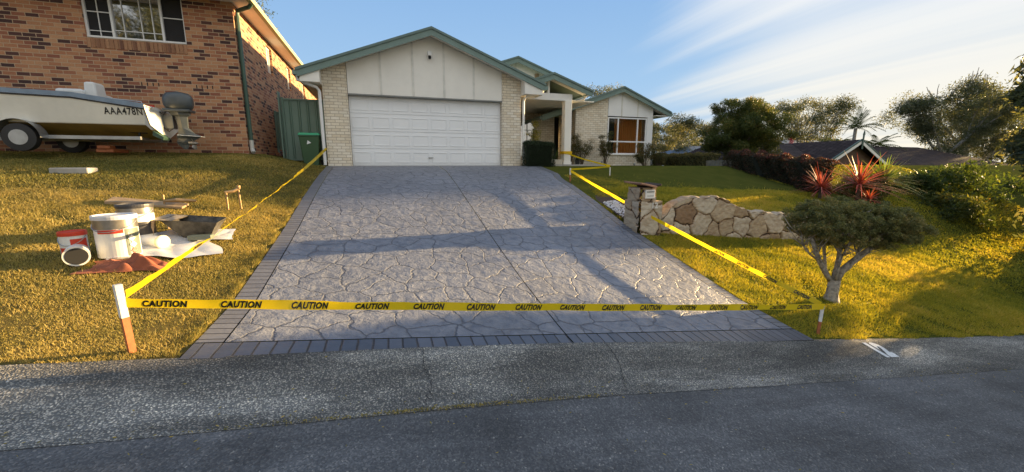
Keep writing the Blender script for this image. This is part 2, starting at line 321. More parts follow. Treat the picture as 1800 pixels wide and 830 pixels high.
# ---------------------------------------------------------------- mesh tools (u, v, z coordinates = world)
class MB:
    def __init__(s): s.v = []; s.f = []; s.mi = []; s.cur = 0
    def add(s, vs, fs):
        o = len(s.v); s.v += [tuple(map(float, p)) for p in vs]
        for f in fs: s.f.append([i+o for i in f]); s.mi.append(s.cur)
    def box(s, x0, x1, y0, y1, z0, z1):
        s.add([(x0, y0, z0), (x1, y0, z0), (x1, y1, z0), (x0, y1, z0), (x0, y0, z1), (x1, y0, z1), (x1, y1, z1), (x0, y1, z1)],
              [(0, 3, 2, 1), (4, 5, 6, 7), (0, 1, 5, 4), (1, 2, 6, 5), (2, 3, 7, 6), (3, 0, 4, 7)])
    def prism(s, pts, a, b, axis):
        # pts: 2D outline; extruded from a to b along axis ('y': pts=(x,z); 'x': pts=(y,z); 'z': pts=(x,y))
        def m(p, q): return {'y': (p[0], q, p[1]), 'x': (q, p[0], p[1]), 'z': (p[0], p[1], q)}[axis]
        n = len(pts); vs = [m(p, a) for p in pts]+[m(p, b) for p in pts]
        fs = [tuple(range(n)), tuple(range(2*n-1, n-1, -1))]+[(i, i+n, (i+1) % n+n, (i+1) % n) for i in range(n)]
        s.add(vs, fs)
    def tube(s, pts, r, n=10, cap=True):
        pts = [Vector(p) for p in pts]; rs = r if isinstance(r, (list, tuple)) else [r]*len(pts)
        vs = []; up = None
        for i, p in enumerate(pts):
            d = (pts[min(i+1, len(pts)-1)]-pts[max(i-1, 0)]).normalized()
            if up is None: up = Vector((0, 0, 1)) if abs(d.z) < .9 else Vector((1, 0, 0))
            a = d.cross(up).normalized(); b = a.cross(d).normalized(); up = b
            for k in range(n):
                t = 2*pi*k/n; vs.append(p+(a*cos(t)+b*sin(t))*rs[i])
        fs = []
        for i in range(len(pts)-1):
            for k in range(n): fs.append((i*n+k, i*n+(k+1) % n, (i+1)*n+(k+1) % n, (i+1)*n+k))
        if cap: fs += [tuple(range(n))[::-1], tuple(range((len(pts)-1)*n, len(pts)*n))]
        s.add(vs, fs)
    def lathe(s, prof, c, n=28, M4=None):
        vs = []
        for r, z in prof:
            for k in range(n):
                p = Vector((r*cos(2*pi*k/n), r*sin(2*pi*k/n), z)); p = (M4 @ p) if M4 else p
                vs.append(p+Vector(c))
        fs = [(i*n+k, i*n+(k+1) % n, (i+1)*n+(k+1) % n, (i+1)*n+k) for i in range(len(prof)-1) for k in range(n)]
        fs += [tuple(range(n))[::-1], tuple(range((len(prof)-1)*n, len(prof)*n))]
        s.add(vs, fs)
    def grid(s, P, nu, nv):
        # P: (nu*nv) list of points, row-major nv inner
        s.add(P, [(i*nv+j, (i+1)*nv+j, (i+1)*nv+j+1, i*nv+j+1) for i in range(nu-1) for j in range(nv-1)])
    def build(s, name, m, parent=None, smooth=False, bevel=0, origin=None):
        me = bpy.data.meshes.new(name)
        org = origin if origin is not None else (ORG.get(parent.name, (0, 0, 0)) if parent else (0, 0, 0))
        V = np.array(s.v, float)-np.array(org)
        me.from_pydata(V.tolist(), [], s.f)
        ms = m if isinstance(m, (list, tuple)) else [m]
        for q in ms: me.materials.append(q)
        if len(ms) > 1: me.polygons.foreach_set('material_index', s.mi)
        # box-projected UVs in metres
        uvl = me.uv_layers.new(name='UVMap'); W = np.array(s.v, float)
        for p in me.polygons:
            nx, ny, nz = abs(p.normal.x), abs(p.normal.y), abs(p.normal.z)
            for li in p.loop_indices:
                q = W[me.loops[li].vertex_index]
                if nz > .75: c = (q[0], q[1])
                elif nx > ny: c = (q[1], q[2])
                else: c = (q[0], q[2])
                uvl.data[li].uv = c
        if smooth: me.polygons.foreach_set('use_smooth', [True]*len(me.polygons))
        me.update()
        o = bpy.data.objects.new(name, me); sc.collection.objects.link(o)
        if parent: o.parent = parent
        else: o.location = org
        ORG[o.name] = org
        if bevel:
            bv = o.modifiers.new('bevel', 'BEVEL'); bv.width = bevel; bv.segments = 2; bv.limit_method = 'ANGLE'
        return o
ORG = {}
def thing(name, label, cat, at, group=None):
    o = bpy.data.objects.new(name, None); sc.collection.objects.link(o); o.location = at; o.empty_display_size = .2
    ORG[o.name] = tuple(at); return tag(o, label, cat, group)
def tag(o, label, cat, group=None, kind=None):
    o['label'] = label; o['category'] = cat
    if group: o['group'] = group
    if kind: o['kind'] = kind
    return o
def struct(o): o['kind'] = 'structure'; return o
def np_mesh(name, V, F, m, parent=None, tint=None, at=(0, 0, 0), smooth=False):
    """V (n,3), F (m,3|4) arrays -> object; tint per vertex."""
    org = ORG.get(parent.name, (0, 0, 0)) if parent else at
    V = np.asarray(V, np.float32)-np.array(org, np.float32); F = np.asarray(F, np.int32); k = F.shape[1]
    me = bpy.data.meshes.new(name); me.vertices.add(len(V)); me.vertices.foreach_set('co', V.ravel())
    me.loops.add(F.size); me.loops.foreach_set('vertex_index', F.ravel())
    me.polygons.add(len(F)); me.polygons.foreach_set('loop_start', np.arange(0, F.size, k, dtype=np.int32))
    me.polygons.foreach_set('loop_total', np.full(len(F), k, np.int32))
    if smooth: me.polygons.foreach_set('use_smooth', np.ones(len(F), bool))
    if tint is not None:
        a = me.attributes.new('tint', 'FLOAT', 'POINT'); a.data.foreach_set('value', np.asarray(tint, np.float32))
    me.materials.append(m); me.update(calc_edges=True); me.validate()
    o = bpy.data.objects.new(name, me); sc.collection.objects.link(o)
    if parent: o.parent = parent
    else: o.location = org
    ORG[o.name] = tuple(org)
    return o
def leaves(P, size, tint, aspect=.55, flat=0.):
    """quads at points P (n,3)"""
    n = len(P); size = np.broadcast_to(size, (n,))
    a = rng.normal(size=(n, 3)); a[:, 2] *= (1-flat); a /= np.linalg.norm(a, axis=1)[:, None]
    b = rng.normal(size=(n, 3)); b -= (b*a).sum(1)[:, None]*a; b /= np.linalg.norm(b, axis=1)[:, None]
    a *= size[:, None]; b *= (size*aspect)[:, None]
    c = np.cross(a, b); c /= (np.linalg.norm(c, axis=1)[:, None]+1e-9); c *= size[:, None]*.15
    V = np.stack([P-a, P-b*.5+c, P+a, P+b*.5+c], 1).reshape(-1, 3)
    F = np.arange(4*n).reshape(n, 4)
    return V, F, np.repeat(tint, 4)
def clump_points(C, R, n, shell=.55):
    """n points in ellipsoid clumps C (k,3), R (k,) or (k,3)"""
    C = np.asarray(C, float); k = len(C); R = np.asarray(R, float)
    if R.ndim == 1: R = np.stack([R, R, R*.75], 1)
    wgt = R.prod(1)**(2/3); wgt /= wgt.sum(); idx = rng.choice(k, n, p=wgt)
    d = rng.normal(size=(n, 3)); d /= np.linalg.norm(d, axis=1)[:, None]
    r = shell+(1-shell)*rng.random(n)**.7; r *= (1+.12*rng.normal(size=n))
    return C[idx]+d*R[idx]*r[:, None], idx
def smooth01(t): t = np.clip(t, 0, 1); return t*t*(3-2*t)
# ---------------------------------------------------------------- terrain
VK, VR = 3.33, 2.60
KU = [-60, -8, -1.95, -1.47, .25, 1.67, 3.45, 5.2, 7.6, 12, 20, 60]; KZ = [3.4, .85, .24, .185, .01, -.155, -.40, -.63, -.95, -1.5, -2.3, -3.6]
VN = [3.33, 3.7, 4.4, 5.1, 6.25, 7.05, 7.64, 8.7, 10, 11.4, 12.9, 13.4]
ZL = [.184, .193, .215, .317, .49, .62, .73, .935, 1.15, 1.36, 1.535, 1.54]
ZJ = [-.21, -.175, -.07, .045, .285, .46, .60, .83, 1.13, 1.40, 1.535, 1.54]
ZR = [-.615, -.56, -.45, -.29, -.02, .17, .33, .67, 1.04, 1.32, 1.535, 1.54]
def zk(u): return np.interp(u, KU, KZ)
def Huv(u, v):
    u = np.asarray(u, float); v = np.asarray(v, float)
    l, j, r = np.interp(v, VN, ZL), np.interp(v, VN, ZJ), np.interp(v, VN, ZR)
    ur = np.where(u > 13, 13+(1-np.exp(-(u-13)/9))*9, u)
    right = j+(r-j)*(ur-1.75)/3.35
    mid = l+(j-l)*(u+1.49)/3.24
    du = np.clip(-1.49-u, 0, 30); wv = smooth01((v-4)/8)
    left = l+(1-wv)*.10*du+wv*.39*smooth01(du/2.2)
    h = np.where(u < -1.49, left, np.where(u < 1.75, mid, right))
    return h
def low_ground(u, v):
    h = Huv(u, v); b = smooth01((np.asarray(v)-VK)/.6)
    return zk(u)*(1-b)+h*b
def Hroad(u, v):
    v = np.asarray(v, float)
    z = zk(u)
    t = np.clip((VK-v)/(VK-VR), 0, 1)
    g = z-.12*smooth01(t*1.15)
    return np.where(v < VR, z-.12-.02*np.clip(VR-v, 0, 3)+.0*v, g)
UPU = [5.1, 6, 7, 8, 10, 13.5, 16]; UPV = [7.2, 9, 11, 13, 17]
UPZ = np.array([[.24, .42, .56, .48, .27, -.05, -.2], [.74, .78, .80, .78, .74, .62, .5], [1.22, 1.2, 1.15, 1.08, .98, .78, .7],
                [1.52, 1.5, 1.48, 1.42, 1.25, 1.0, .9], [1.54, 1.54, 1.54, 1.54, 1.45, 1.29, 1.2]])
def Hup(u, v):
    u = np.atleast_1d(np.asarray(u, float)); v = np.atleast_1d(np.asarray(v, float))
    rows = np.stack([np.interp(u, UPU, r) for r in UPZ])
    out = np.empty_like(u)
    vi = np.clip(np.searchsorted(UPV, v)-1, 0, len(UPV)-2)
    V = np.array(UPV, float); t = np.clip((v-V[vi])/(V[vi+1]-V[vi]), 0, 1)
    ar = np.arange(len(u)); return rows[vi, ar]*(1-t)+rows[vi+1, ar]*t
def up1(u, v): return float(Hup(u, v)[0])
def lg1(u, v): return float(low_ground(u, v))
def sheet(name, us, vs, fn, m):
    U, V = np.meshgrid(us, vs, indexing='ij'); Z = fn(U.ravel(), V.ravel())
    b = MB(); b.grid(np.stack([U.ravel(), V.ravel(), Z], 1), len(us), len(vs))
    return struct(b.build(name, m, smooth=True))
ua = np.concatenate([np.linspace(-60, -10, 12), np.linspace(-9.5, 18, 80), np.linspace(19, 60, 14)])
va = np.concatenate([np.linspace(VK, 14, 60), np.linspace(15, 24, 6)])
ul = ua[ua < -1.6]; ul = np.append(ul, -1.495)
uu = ua[ua > 5.15]; uu = np.insert(uu, 0, 5.09)
sheet('left_lawn', ul, va, lambda u, v: low_ground(u, v), M['lawn_l'])
sheet('right_lawn', uu, va, lambda u, v: low_ground(u, v)-.0, M['lawn_r'])
# the base land under the building pad and out to the horizon
def far_fn(u, v): return np.where((np.abs(u) < 62) & (v < 26) & (v > -40), np.minimum(low_ground(u, np.clip(v, VK, 50)), Hroad(u, np.minimum(v, VK)))-.25, -4.5+0*u)
fu = np.array([-900, -300, -120, -62.1, -60, -30, -15, -8, -2, 1.7, 5, 8, 12, 18, 26, 40, 60, 62.1, 120, 300, 900.]); fv = np.array([-900, -300, -100, -40.1, -38, -12, 0, 2, 3.3, 5, 8, 11, 14, 20, 25, 26.5, 60, 120, 300, 900.])
sheet('ground', fu, fv, lambda u, v: far_fn(u, v)-.35, M['lawn_r'])
sheet('road', np.concatenate([np.linspace(-60, -8, 10), np.linspace(-7, 14, 60), np.linspace(15, 60, 14)]), np.concatenate([[-6, -3, -1], np.linspace(0, VR, 14)]), Hroad, M['asphalt'])
sheet('gutter', np.concatenate([np.linspace(-60, -8, 10), np.linspace(-7, 14, 120), np.linspace(15, 60, 14)]), np.concatenate([np.linspace(VR-.012, VK+.03, 14)]), lambda u, v: Hroad(u, v)+.004+.006*np.sin(u*3.1)*np.sin(u*7.7)*0, M['aggregate'])
sheet('far_verge', np.linspace(-60, 60, 30), [-14, -10, -6.01], lambda u, v: zk(u)-.05, M['lawn_r'])
# ---- driveway: body, border courses and joints partitioned so that nothing overlaps
def ue(v): return float(np.interp(v, [3.3, 4.5, 7, 9.5, 10.4, 10.9, 11.3, 13.4], [5.16, 5.12, 5.1, 5.05, 5.02, 5.1, 5.22, 5.25]))
DV = [VK, VK+.26, VK+.275]+list(np.linspace(VK+.45, 12.75, 48))+[13.0, 13.36]
body, hf, hs, jt, ap = MB(), MB(), MB(), MB(), MB()
def dz(u, v): return float(Huv(u, v))+.012
for i in range(len(DV)-1):
    v0, v1 = DV[i], DV[i+1]
    def cols(v):
        r = ue(v); return [-1.48, -1.29, -1.278]+list(np.linspace(-1.278, 1.772, 9))[1:]+[1.786]+list(np.linspace(1.786, r-.212, 9))[1:]+[r-.20, r]
    c0, c1 = cols(v0), cols(v1)
    for j in range(len(c0)-1):
        isj = (j == 10) or (j in (1, len(c0)-3)) or i == 1
        if i == 0: tgt = hf if j != 10 else jt
        elif v0 > 12.7: tgt = ap if j != 10 else jt
        elif isj: tgt = jt
        elif j == 0 or j == len(c0)-2: tgt = hs
        else: tgt = body
        dd = -.012 if tgt is jt else 0.
        q = [(c0[j], v0), (c0[j+1], v0), (c1[j+1], v1), (c1[j], v1)]
        tgt.add([(a, b2, dz(a, b2)+dd) for a, b2 in q], [(0, 1, 2, 3)])
# skirts so that the slab has an edge
sk = MB()
for i in range(len(DV)-1):
    v0, v1 = DV[i], DV[i+1]
    for f, e in ((lambda v: -1.48, 1), (ue, -1)):
        sk.add([(f(v0), v0, dz(f(v0), v0)), (f(v1), v1, dz(f(v1), v1)), (f(v1), v1, dz(f(v1), v1)-.12), (f(v0), v0, dz(f(v0), v0)-.12)], [(0, 1, 2, 3)])
for j in range(24):
    a, b2 = -1.48+6.64*j/24, -1.48+6.64*(j+1)/24
    sk.add([(a, VK, dz(a, VK)), (b2, VK, dz(b2, VK)), (b2, VK, dz(b2, VK)-.1), (a, VK, dz(a, VK)-.1)], [(0, 1, 2, 3)])
drive = MB(); 
for k, b in enumerate((body, hf, hs, jt, ap, sk)): drive.cur = k; drive.add(b.v, b.f)
struct(drive.build('driveway', [M['stamped'], M['header_front'], M['header_side'], M['joint'], M['smooth_conc'], M['joint']]))
# path to the porch
def hup_sheet(name, us, vs, off, m): return sheet(name, us, vs, lambda u, v: Hup(u, v)+off, m)
b = MB(); pts = []
for k in range(9):
    t = pi/2*k/8; pts.append((5.235+.75*(1-cos(t)), 10.75+.75*sin(t)))
out = [(5.235, 10.75)]+pts[1:]+[(7.6, 11.55), (8.3, 11.9), (8.3, 13.6), (5.262, 13.6)]
us = sorted(set([p[0] for p in out]))
out3 = []
for p in out: out3.append((p[0], p[1], up1(*p)+.02))
cx = (6.3, 12.6, up1(6.3, 12.6)+.02)
vs = out3+[cx]; n = len(out3)
b.add(vs, [(i, (i+1) % n, n) for i in range(n)])
struct(b.build('path', M['smooth_conc']))
# upper lawn, held by the stone wall
U, V = np.meshgrid(np.concatenate([np.linspace(5.2, 13.5, 42), [14, 14.6]]), np.concatenate([np.linspace(7.28, 12, 24), np.linspace(12.5, 20, 8)]), indexing='ij')
Z = Hup(U.ravel(), V.ravel()); b = MB(); b.grid(np.stack([U.ravel(), V.ravel(), Z], 1), U.shape[0], U.shape[1]); struct(b.build('upper_lawn', M['lawn_r'], smooth=True))
# ---------------------------------------------------------------- grass blades
def blades(name, u0, u1, v0, v1, dens, hfn, keep, m, hh=.03, wd=.004, lab='', bias=0.):
    n = int((u1-u0)*(v1-v0)*dens); P = np.stack([rng.uniform(u0, u1, n), rng.uniform(v0, v1, n)], 1)
    P = P[keep(P[:, 0], P[:, 1])]; n = len(P)
    Z = hfn(P[:, 0], P[:, 1]); D = np.hypot(P[:, 0], P[:, 1])
    sz = np.clip(D/5, 1, 4); th = rng.uniform(0, 2*pi, n); h = hh*rng.uniform(.5, 1.3, n)*np.clip(sz, 1, 1.6)
    patch = .5*np.sin(P[:, 0]*1.7+np.sin(P[:, 1]*2.3)*1.3)*np.sin(P[:, 1]*1.9+P[:, 0]*.7)+.5*np.sin(P[:, 0]*5.3+1.7*np.sin(P[:, 1]*4.1))*np.sin(P[:, 1]*6.1+2*np.sin(P[:, 0]*3.))
    h *= 1+.35*patch
    big = np.sin(P[:, 0]*.9+1.3*np.sin(P[:, 1]*1.1+.7))*np.sin(P[:, 1]*1.3+1.1*np.sin(P[:, 0]*.8))
    bare = .16*rng.normal(size=n)-.1+np.sin(P[:, 0]*3.1+2*np.sin(P[:, 1]*1.7))*np.sin(P[:, 1]*3.7+2*np.sin(P[:, 0]*2.1+1))
    tuft = (rng.random(n) < .02)*rng.uniform(.6, 1.5, n); h *= 1+tuft
    h *= np.where(bare > .72, .45, 1.)
    w_ = wd*sz; lean = rng.normal(0, .55, (n, 2))*h[:, None]
    base = np.stack([P[:, 0], P[:, 1], Z-.004], 1); dx = np.stack([np.cos(th)*w_, np.sin(th)*w_, 0*w_], 1)
    tip = base+np.stack([lean[:, 0], lean[:, 1], h], 1)
    Vv = np.stack([base-dx, base+dx, tip], 1).reshape(-1, 3)
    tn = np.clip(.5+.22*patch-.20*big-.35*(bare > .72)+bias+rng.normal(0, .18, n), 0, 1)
    o = np_mesh(name, Vv, np.arange(3*n).reshape(n, 3), m, tint=np.repeat(tn, 3), at=(u0, v0, 0))
    return tag(o, lab, 'grass', kind='stuff')
left_keep = lambda u, v: (u < -1.53+.03*np.sin(v*9)) & ~((u < -3.2) & (v > 12.55)) & (v > VK+.03+.03*np.sin(u*7))
D2 = lambda u, v: np.hypot(u, v)
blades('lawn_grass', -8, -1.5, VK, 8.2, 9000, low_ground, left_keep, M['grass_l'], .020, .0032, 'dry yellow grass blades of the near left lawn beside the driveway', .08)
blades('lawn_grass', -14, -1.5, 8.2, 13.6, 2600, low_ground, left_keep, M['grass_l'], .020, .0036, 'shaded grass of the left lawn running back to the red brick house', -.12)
right_keep = lambda u, v: (u > np.interp(v, [3.3, 4.5, 7.1], [5.20, 5.16, 5.14])+.03*np.sin(v*8)) & (v > VK+.04+.04*np.sin(u*5)+.02*np.sin(u*17)) & ~((u < 5.7) & (v > 6.9))
blades('lawn_grass', 5.1, 13.5, VK, 7.1, 5200, low_ground, right_keep, M['grass_r'], .028, .0032, 'golden green grass of the lower right lawn around the clipped tree', .1)
blades('lawn_grass', 13.5, 24, VK, 13, 900, low_ground, lambda u, v: u > 0, M['grass_r'], .03, .0045, 'grass beyond the end of the stone wall at right', 0)
upkeep = lambda u, v: (u > np.interp(v, [7.2, 10.9, 11.2, 11.6, 13.7, 13.8], [5.35, 5.30, 5.36, 5.75, 5.9, 8.3])) & ~((v > 11.5) & (v < 13.7) & (u < 8.3)) & ~((u < 6.0) & (v < 9.0)) & ~((u > 8.3) & (v > 15.6))
blades('lawn_grass', 5.3, 13.6, 7.35, 17, 3200, lambda u, v: Hup(u, v), upkeep, M['grass_r'], .028, .0034, 'green mown grass of the upper lawn behind the stone wall', .14)
# ragged tufts hanging over the driveway edges and the kerb
for (lab_, side) in (('ragged grass tufts along the left edge of the driveway', -1), ('ragged grass tufts along the right edge of the driveway', 1)):
    n = 9000; vv_ = rng.uniform(VK+.05, 9.5, n)
    uu_ = (-1.50 if side < 0 else np.interp(vv_, [3.3, 4.5, 7, 9.5], [5.17, 5.13, 5.11, 5.06]))+side*np.abs(rng.normal(0, .035, n))
    k = (np.sin(vv_*7)+np.sin(vv_*17+1)+rng.normal(0, .6, n) > .2) & ~((side > 0) & (vv_ > 6.85) & (vv_ < 7.6)); uu_, vv_ = uu_[k], vv_[k]; n = len(uu_)
    zz_ = low_ground(uu_, vv_)+.0; zz_ = np.where((side > 0) & (vv_ > 7.2), Hup(uu_, vv_), zz_)
    bs_ = np.stack([uu_, vv_, zz_], 1); th = rng.uniform(0, 2*pi, n); dx_ = np.stack([np.cos(th)*.0035, np.sin(th)*.0035, 0*th], 1)
    tp_ = bs_+np.stack([-side*rng.uniform(-.01, .045, n), rng.normal(0, .02, n), rng.uniform(.02, .055, n)], 1)
    tag(np_mesh('edge_grass', np.stack([bs_-dx_, bs_+dx_, tp_], 1).reshape(-1, 3), np.arange(3*n).reshape(n, 3), M['grass_l' if side < 0 else 'grass_r'], tint=np.repeat(np.clip(rng.normal(.45, .25, n), 0, 1), 3), at=(-1.5 if side < 0 else 5.1, 6, .4)), lab_, 'grass', kind='stuff')
# ---------------------------------------------------------------- text
def text_mesh(s, size=1., shear=0., offset=0., xs=1.):
    c = bpy.data.curves.new('t', 'FONT'); c.body = s; c.size = size; c.shear = shear; c.offset = offset; c.resolution_u = 3
    c.align_x = 'LEFT'; c.space_character = 1.12 if s != '12' else 1.; o = bpy.data.objects.new('t', c); sc.collection.objects.link(o)
    dg = bpy.context.evaluated_depsgraph_get(); me = bpy.data.meshes.new_from_object(o.evaluated_get(dg))
    vs = [(v.co.x*xs, v.co.y) for v in me.vertices]; fs = [tuple(p.vertices) for p in me.polygons]
    bpy.data.objects.remove(o); bpy.data.meshes.remove(me); return vs, fs
# ---------------------------------------------------------------- garage house
H1 = thing('cream_brick_house', 'single storey cream brick house with sage green gables and white double garage door', 'house', (1.69, 13.4, 1.54))
def gwall(b, u0, u1, v0, v1, z0, z1): b.box(u0, u1, v0, v1, z0, z1)
RS = .385  # roof slope
def roofz(u, uc=1.69, zc=5.50, s=RS): return zc-abs(u-uc)*s
V0 = 13.38
b = MB()
# left pier, right pier up to the soffit
b.prism([(-1.49, 1.5), (-.805, 1.5), (-.805, 5.51-.378*2.495), (-1.49, 5.51-.378*3.18)], V0, V0+.24, 'y')
b.prism([(4.04, 1.5), (4.70, 1.5), (4.70, 5.51-.378*3.01), (4.04, 5.51-.378*2.35)], V0, V0+.24, 'y')
b.box(-1.49, -1.26, V0+.243, 24, 1.3, 4.2)      # left side wall
b.box(4.47, 4.70, V0+.243, 24, 1.3, 4.2)        # right side wall
b.box(4.703, 8.02, 18, 18.2, 1.5, 4.4)          # porch back wall
b.box(8.25, 8.45, 16.453, 18, 1.3, 3.9)          # porch right return
b.prism([(8.25, 1.1), (9.848, 1.1), (9.848, 4.64), (8.25, 4.075)], 16.25, 16.45, 'y')      # bay brick
b.box(9.85, 12.25, 16.25, 16.45, .9, 2.02)      # under the window
b.box(12.03, 12.25, 16.453, 16.75, .9, 3.8); b.box(12.03, 12.25, 16.75, 19.0, .9, 2.1); b.box(12.03, 12.25, 16.75, 19.0, 3.65, 3.8); b.box(12.03, 12.25, 19.0, 24, .9, 3.8)
b.build('brick_wall', M['brick_cream'], H1)
# garage door opening reveal
g = MB()
g.box(-.80, 4.035, V0+.245, V0+.30, 1.53, 3.70)
dr = g.build('garage_door', M['doorwhite'], H1)
p = MB()
for r in range(4):
    z0 = 1.56+r*.535; z1 = z0+.515
    p.box(-.795, 4.03, V0+.225, V0+.243, z0, z1)
    for k in range(8):
        a = -.795+4.825*k/8+.05; bb = a+4.825/8-.10
        for (x0, x1, y0, y1) in ((a, bb, z0+.09, z0+.112), (a, bb, z1-.112, z1-.09), (a, a+.02, z0+.112, z1-.112), (bb-.02, bb, z0+.112, z1-.112)):
            p.box(x0, x1, V0+.211, V0+.2245, y0, y1)
p.build('door_section', M['doorwhite'], dr, bevel=.004)
b = MB(); b.box(1.54, 1.70, V0+.185, V0+.205, 1.80, 1.83); b.box(1.56, 1.58, V0+.2, V0+.23, 1.80, 1.83); b.box(1.66, 1.68, V0+.2, V0+.23, 1.80, 1.83); b.build('door_handle', M['galv'], dr)
# gable sheeting
def gable_panel(name, us_, zb, uc, zc, s, v, m, thick=.05):
    b = MB()
    for i in range(len(us_)-1):
        a, c = us_[i]+.009, us_[i+1]-.009
        top = [(c, zc-abs(c-uc)*s)]+([(uc, zc)] if a < uc < c else [])+[(a, zc-abs(a-uc)*s)]
        b.prism([(a, zb), (c, zb)]+top, v, v+thick, 'y')
    o = b.build(name, m, H1)
    b = MB()
    for u in us_[1:-1]:
        b = MB(); b.box(u-.03, u+.03, v-.022, v-.001, zb, zc-abs(u-uc)*s-.02); b.build('cover_strip', M['strip'], o)
    return o
pu = [-.80+4.835*k/5 for k in range(6)]
gable_panel('gable_cladding', pu, 3.705, 1.69, 5.512, .378, V0+.02, M['cream'])
b = MB(); b.box(-.80, 4.035, V0+.01, V0+.22, 3.665, 3.70); b.build('lintel', M['seam'], H1)
def barge(name, uc, zc, ul, ur, v, sl, sr=None, hgt=.20, m=None, soff=.43):
    sr = sr or sl; b = MB()
    for (e, s) in ((ul, sl), (ur, sr)):
        if e is None: continue
        ze = zc-abs(e-uc)*s
        if e < uc: pts = [(e, ze-hgt), (uc, zc-hgt), (uc, zc), (e, ze)]
        else: pts = [(uc, zc-hgt), (e, ze-hgt), (e, ze), (uc, zc)]
        b.prism(pts, v-.025, v, 'y')
    o = b.build(name, M['trim'], H1)
    c = MB()
    for (e, s) in ((ul, sl), (ur, sr)):
        if e is None: continue
        ze = zc-abs(e-uc)*s
        if e < uc: pts = [(e-.03, ze-.035), (uc, zc-.025), (uc, zc+.045), (e-.03, ze+.035)]
        else: pts = [(uc, zc-.025), (e+.03, ze-.035), (e+.03, ze+.035), (uc, zc+.045)]
        c.prism(pts, v-.06, v+.05, 'y')
    c.build('barge_cap', M['trimdark'], o)
    return o
def roofslab(uc, zc, ul, ur, v0, v1, sl, sr=None, und=True, soff=.40, m=None):
    sr = sr or sl; b = MB()
    for (e, s) in ((ul, sl), (ur, sr)):
        if e is None: continue
        ze = zc-abs(e-uc)*s
        pts = [(e, ze-.06), (uc, zc-.06), (uc, zc), (e, ze)]
        if e > uc: pts = pts[::-1]
        b.prism(pts, v0, v1, 'y')
    b.build('roof', m or M['roof'], H1)
    if und:
        c = MB()
        for (e, s) in ((ul, sl), (ur, sr)):
            if e is None: continue
            ze = zc-abs(e-uc)*s-.075
            pts = [(e, ze-.02), (uc, zc-.095), (uc, zc-.075), (e, ze)]
            if e > uc: pts = pts[::-1]
            c.prism(pts, v0+.003, v0+soff, 'y')
        c.build('soffit', M['cream'], H1)
VB = 12.95
barge('barge_board', 1.69, 5.62, -2.06, 5.40, VB, .378)
roofslab(1.69, 5.60, -2.06, 5.40, VB+.003, 24, .378)
# eave soffits along the sides
b = MB(); b.box(-2.02, -1.492, V0+.203, 24, 3.99, 4.02); b.build('eave_lining', M['cream'], H1)
b = MB(); b.box(4.703, 5.36, V0+.203, 17.99, 3.99, 4.02); b.build('eave_lining', M['cream'], H1)
def gutter(u, v0, v1, z, side, m='trim'):
    b = MB(); x = u if side > 0 else u-.11
    b.box(x, x+.11, v0, v1, z, z+.115)
    return b.build('gutter', M[m], H1)
gutter(-2.06, VB-.03, 24, 4.06, -1); gutter(5.40, VB-.03, 16.5, 4.06, 1)
for x0, x1, za_, zb_ in ((-2.0, -1.493, 4.115, 4.305), (4.703, 5.34, 4.36, 4.12)):
    b = MB(); b.prism([(x0, 3.90), (x1, 3.90), (x1, zb_), (x0, za_)], VB+.02, V0+.2, 'y'); b.build('eave_box', M['cream'], H1)
b = MB()
b.tube([(-2.08, 13.05, 4.06), (-2.08, 13.06, 3.95), (-1.62, 13.28, 3.80), (-1.56, 13.31, 3.70), (-1.56, 13.31, 1.58)], .045, 8)
b.build('downpipe', M['white'], H1)
b = MB(); b.tube([(5.40, 13.1, 4.06), (5.36, 13.1, 3.96), (4.86, 13.25, 3.86), (4.77, 13.30, 3.72), (4.77, 13.30, 1.58)], .04, 8); b.build('downpipe', M['cream'], H1)
# floodlight sensor on the gable
b = MB(); b.box(1.60, 1.72, V0-.10, V0+.005, 4.93, 5.06); fl = b.build('security_light', M['white'], H1, bevel=.01)
b = MB(); b.lathe([(.03, 0), (.045, .04), (.04, .09)], (1.66, V0-.08, 4.83), 14); b.build('sensor', M['dark'], fl)
# porch
barge('barge_board', 6.06, 4.78, 4.9, 7.62, 13.72, .34)
roofslab(6.06, 4.76, 4.9, 7.62, 13.723, 19, .34, soff=.5)
b = MB(); b.box(4.75, 6.95, 14.0, 14.16, 3.92, 4.16); b.build('porch_beam', M['white'], H1)
b = MB(); b.box(5.95, 6.03, 14.0, 14.12, 4.162, 4.6); 
b.prism([(5.05, 4.163), (5.20, 4.163), (6.02, 4.56), (5.98, 4.64)], 14.02, 14.10, 'y'); b.build('truss_brace', M['cream'], H1)
b = MB(); b.box(6.64, 6.92, 13.95, 14.23, 1.60, 3.918); col = b.build('porch_column', M['cream'], H1, bevel=.01)
b = MB(); b.box(6.615, 6.945, 13.925, 14.255, 1.56, 1.70); b.build('column_base', M['cream'], col, bevel=.008)
b = MB(); b.box(6.70, 7.95, 14.16, 16.4, 3.94, 3.98); b.prism([(4.71, 3.95), (7.55, 3.95), (7.55, 3.99), (4.71, 3.99)], 14.17, 17.99, 'y'); b.build('porch_ceiling', M['cream'], H1)
b = MB(); b.box(7.5, 7.61, 13.70, 16.0, 4.14, 4.25); b.build('gutter', M['trim'], H1)
b = MB(); b.tube([(7.56, 14.1, 4.14), (7.50, 14.15, 4.02), (7.02, 14.3, 3.92), (7.0, 14.3, 3.8), (7.0, 14.3, 1.6)], .035, 8); b.build('downpipe', M['cream'], H1)
b = MB(); b.box(4.72, 8.24, 13.66, 17.98, 1.40, 1.60); b.build('porch_slab', M['pale_conc'], H1)
